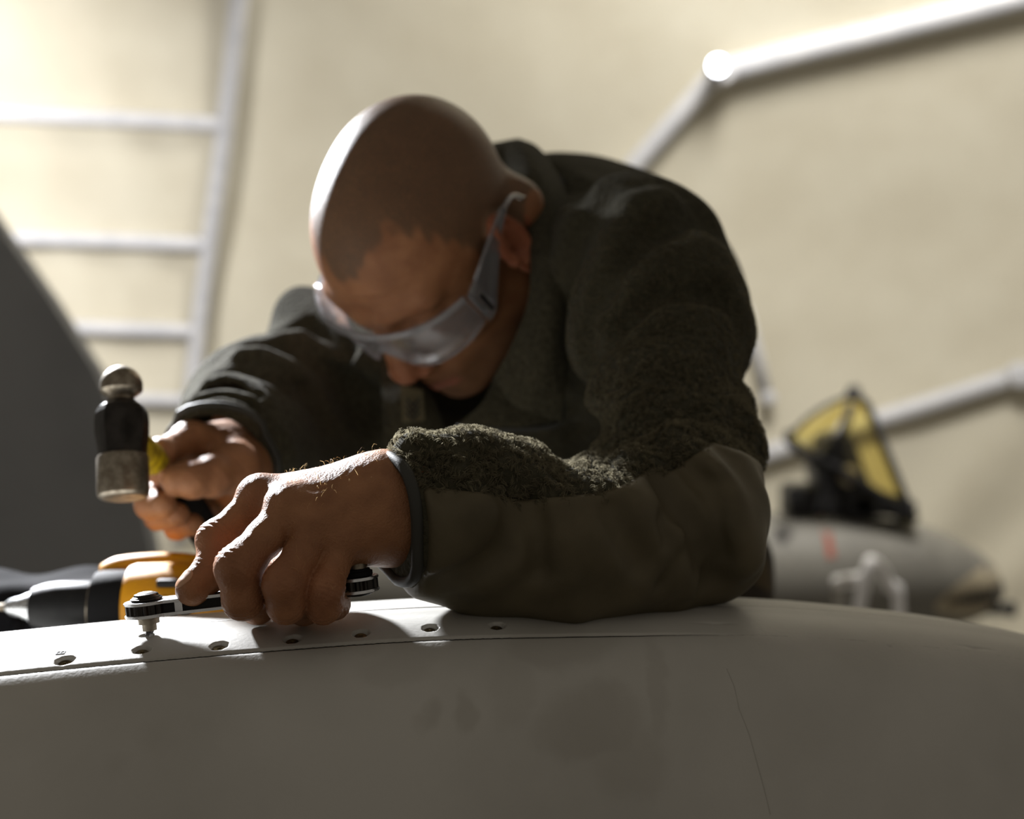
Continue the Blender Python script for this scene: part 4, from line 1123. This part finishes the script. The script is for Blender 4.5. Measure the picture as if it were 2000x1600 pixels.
def on_ac(px, py, off=.004):
    """point of the near flank seen at a pixel"""
    d = AY-.3
    for _ in range(30):
        x = (px-1000)/FPX*d; z = (HZ-py)/FPX*d; zc, hz, w_ = ac(x)
        d = AY-w_*math.sqrt(max(0.0, 1-min(1, abs((z-zc)/hz))**2))
    return U(px, py, d-off)
def decal(name, poly, mat_, off=.004, parent=None):
    """flat print on the flank: polygon in a strip grid draped over the surface"""
    pts = [on_ac(*p, off) for p in poly]
    c = np.mean(pts, 0); vs_ = [on_ac(*np.mean(poly, 0), off)]+pts
    return link(name, mesh_list(name, vs_, [(0, i+1, (i+1) % len(pts)+1) for i in range(len(pts))]), mat_, parent or ar, False)
# mouth: cream lips in quads, dark gape, teeth
upper = [(1826,1182),(1848,1160),(1872,1140),(1898,1120),(1920,1106),(1936,1098),(1946,1108)]
lower = [(1830,1196),(1852,1200),(1876,1203),(1900,1203),(1920,1196),(1938,1176),(1952,1140)]
vs_ = []; fs = []
for i, (a, b) in enumerate(zip(upper, lower)):
    for k in range(7): vs_.append(on_ac(a[0]+(b[0]-a[0])*k/6, a[1]+(b[1]-a[1])*k/6, .006))
for i in range(len(upper)-1):
    for k in range(6): fs.append((i*7+k, i*7+k+1, (i+1)*7+k+1, (i+1)*7+k))
mouth = tag(link('mouth_paint', mesh_list('mouth_paint', vs_, fs), M_cream, ar), 'cream shark mouth painted on nose')
gu = [(1850,1176),(1876,1160),(1902,1150),(1928,1146),(1942,1150)]; gl_ = [(1852,1180),(1878,1184),(1904,1186),(1928,1182),(1944,1168)]
vs_ = []; fs = []
for a, b in zip(gu, gl_):
    for k in range(5): vs_.append(on_ac(a[0]+(b[0]-a[0])*k/4, a[1]+(b[1]-a[1])*k/4, .025))
for i in range(len(gu)-1):
    for k in range(4): fs.append((i*5+k, i*5+k+1, (i+1)*5+k+1, (i+1)*5+k))
link('mouth_gape', mesh_list('mouth_gape', vs_, fs), M_blk, mouth)
for i in range(8):
    x = 1862+i*10.0; yt = np.interp(x, [p[0] for p in gu], [p[1] for p in gu]); yb = np.interp(x, [p[0] for p in gl_], [p[1] for p in gl_])
    decal('tooth', [(x-5,yt-3),(x+5,yt-4),(x,yt+.50*(yb-yt))], M_cream, .034, mouth)
    decal('tooth', [(x,yb+3),(x+10,yb+3),(x+5,yb-.42*(yb-yt))], M_cream, .034, mouth)
gb = U(1925,1189,AY-.1)
lathe('gun_barrel', gb, (1,-.1,-.01), [(0,.034),(.12,.034),(.13,.045),(.165,.045),(.17,.03),(.155,.022)], 20, M_blk, ar)
decal('red_stripe', [(1600,1010),(1614,1008),(1622,1040),(1628,1070),(1632,1088),(1616,1090),(1612,1060),(1606,1035)], M_red, .008)
decal('dark_panel', [(1512,1030),(1526,1022),(1542,1026),(1550,1042),(1540,1056),(1524,1060),(1510,1050)], M_greyd, .008)
# canopy, windscreen, seat
cp = lambda px, py, dy=0.0: U(px, py, AY+dy)
def bar(name, pts, r, mat_=None): return tube(name, [np.asarray(p) for p in pts], r, mat_ or M_blk, ar, 8)
for dy in (-.27, .27):
    bar('windscreen_frame', catmull([cp(1664,772,dy*.75), cp(1692,790,dy*.8), cp(1722,862,dy*.95), cp(1752,935,dy), cp(1784,1014,dy*.9)], 5), .024, M_metal)
    bar('canopy_frame', catmull([cp(1664,772,dy*.75), cp(1610,795,dy*.9), cp(1572,822,dy), cp(1540,856,dy)], 5), .014)
    bar('canopy_sill', catmull([cp(1536,852,dy), cp(1560,878,dy), cp(1605,900,dy), cp(1660,930,dy), cp(1790,1014,dy)], 5), .030)
    bar('hinge_arm', [cp(1606,898,dy), cp(1646,846,dy), cp(1662,790,dy)], .026)
bar('canopy_bow', [cp(1664,772,-.2), cp(1668,764,0), cp(1664,772,.2)], .042)
bar('canopy_bow', [cp(1540,854,-.27), cp(1540,846,0), cp(1540,854,.27)], .026)
def pane(name, a, b, c, d, dy0, dy1):
    me = mesh_list(name, [cp(*a, dy0), cp(*b, dy0), cp(*c, dy1), cp(*d, dy1)], [(0,1,2,3)])
    o = link(name, me, M_amber, ar, False); s = o.modifiers.new('t', 'SOLIDIFY'); s.thickness = .012; return o
for dy in (-.26, .26):
    pane('canopy_pane', (1664,774), (1575,822), (1545,852), (1606,894), dy*.8, dy)
    me = mesh_list('windscreen_pane', [cp(1666,776,dy*.75), cp(1694,792,dy*.8), cp(1786,1012,dy*.9), cp(1660,930,dy), cp(1648,850,dy)], [(0,1,2,3,4)])
    o = link('windscreen_pane', me, M_amber, ar, False); s = o.modifiers.new('t', 'SOLIDIFY'); s.thickness = .012
pane('windscreen_pane', (1694,790), (1786,1012), (1786,1012), (1694,790), -.22, .22)
# ejection seat and coaming
rbox('seat_back', cp(1650,930), (.17,.42,.50), M_blk, ar, .03, Matrix.Rotation(-.35, 3, 'Y'))
rbox('headrest', cp(1622,868), (.13,.30,.16), M_metal, ar, .03, Matrix.Rotation(-.35, 3, 'Y'))
rbox('seat_pan', cp(1690,985), (.34,.42,.13), M_blk, ar, .03)
lathe('seat_drogue', cp(1662,930,-.27), (0,1,0), [(0,.02),(.01,.05),(.04,.06),(.05,.05)], 18, M_cream, ar)
rbox('instrument_coaming', cp(1730,985), (.26,.44,.13), M_metal, ar, .04, Matrix.Rotation(.3, 3, 'Y'))
rbox('seat_rail', cp(1604,950), (.10,.30,.36), M_metal, ar, .02, Matrix.Rotation(-.2, 3, 'Y'))
rbox('canopy_actuator', cp(1562,976,.0), (.19,.3,.20), M_blk, ar, .03)
lathe('actuator_drum', cp(1555,968,-.2), (0,1,0), [(0,.03),(.01,.055),(.06,.06),(.1,.05)], 20, M_metal, ar)
bar('cable', catmull([cp(1596,1000,-.2), cp(1606,960,-.22), cp(1600,920,-.22), cp(1580,900,-.2)], 5), .022, M_metal)
rbox('nose_gear_strut', (1.9,AY,(FLOOR-1.2)/2), (.14,.14,-1.2-FLOOR), M_blackmetal, ar, .02)
lathe('nose_wheel', (1.9,AY-.1,FLOOR+.3), (0,1,0), [(0,.12),(.01,.27),(.04,.30),(.16,.30),(.19,.27),(.2,.12)], 28, M_rubber, ar)

# ---- white tubular guard rail of a step stand in front of the aircraft
SD = 6.2
st = tag(empty('step_stand', (U(1690,1150,SD)[0], SD, FLOOR)), 'white tubular handrails of a step stand beside the aircraft nose', 'step stand')
sp = lambda px, py, dy=0.0: U(px, py, SD+dy)
M_greytube = material('grey_tube_paint', lin(165,162,156), .4)
M_railwhite = material('white_handrail_paint', lin(236,236,240), .3)
def rail(name, pts, r, m=M_railwhite): return tube(name, catmull(pts, 6), r, m, st, 12)
zf = FLOOR+.002
rail('handrail', [np.array([sp(1664,1250)[0],SD-.12,zf]), sp(1668,1300,-.12), sp(1678,1195,-.12), sp(1696,1106,-.12), sp(1706,1098,-.05), sp(1722,1112,.05), sp(1740,1150,.12), sp(1756,1200,.12), np.array([sp(1776,1250)[0],SD+.12,zf])], .028)
rail('handrail', [np.array([sp(1640,1250)[0],SD+.1,zf]), sp(1640,1300,.1), sp(1640,1200,.1), sp(1640,1150,.1), sp(1650,1134,.0), sp(1690,1132,-.1)], .026, M_greytube)
rail('crossbar', [sp(1634,1138,.06), sp(1660,1134,-.02), sp(1692,1130,-.1)], .032)
for py in (1290,1420,1550):
    rbox('step', sp(1700,py), (.36,.28,.03), M_greytube, st, .006)
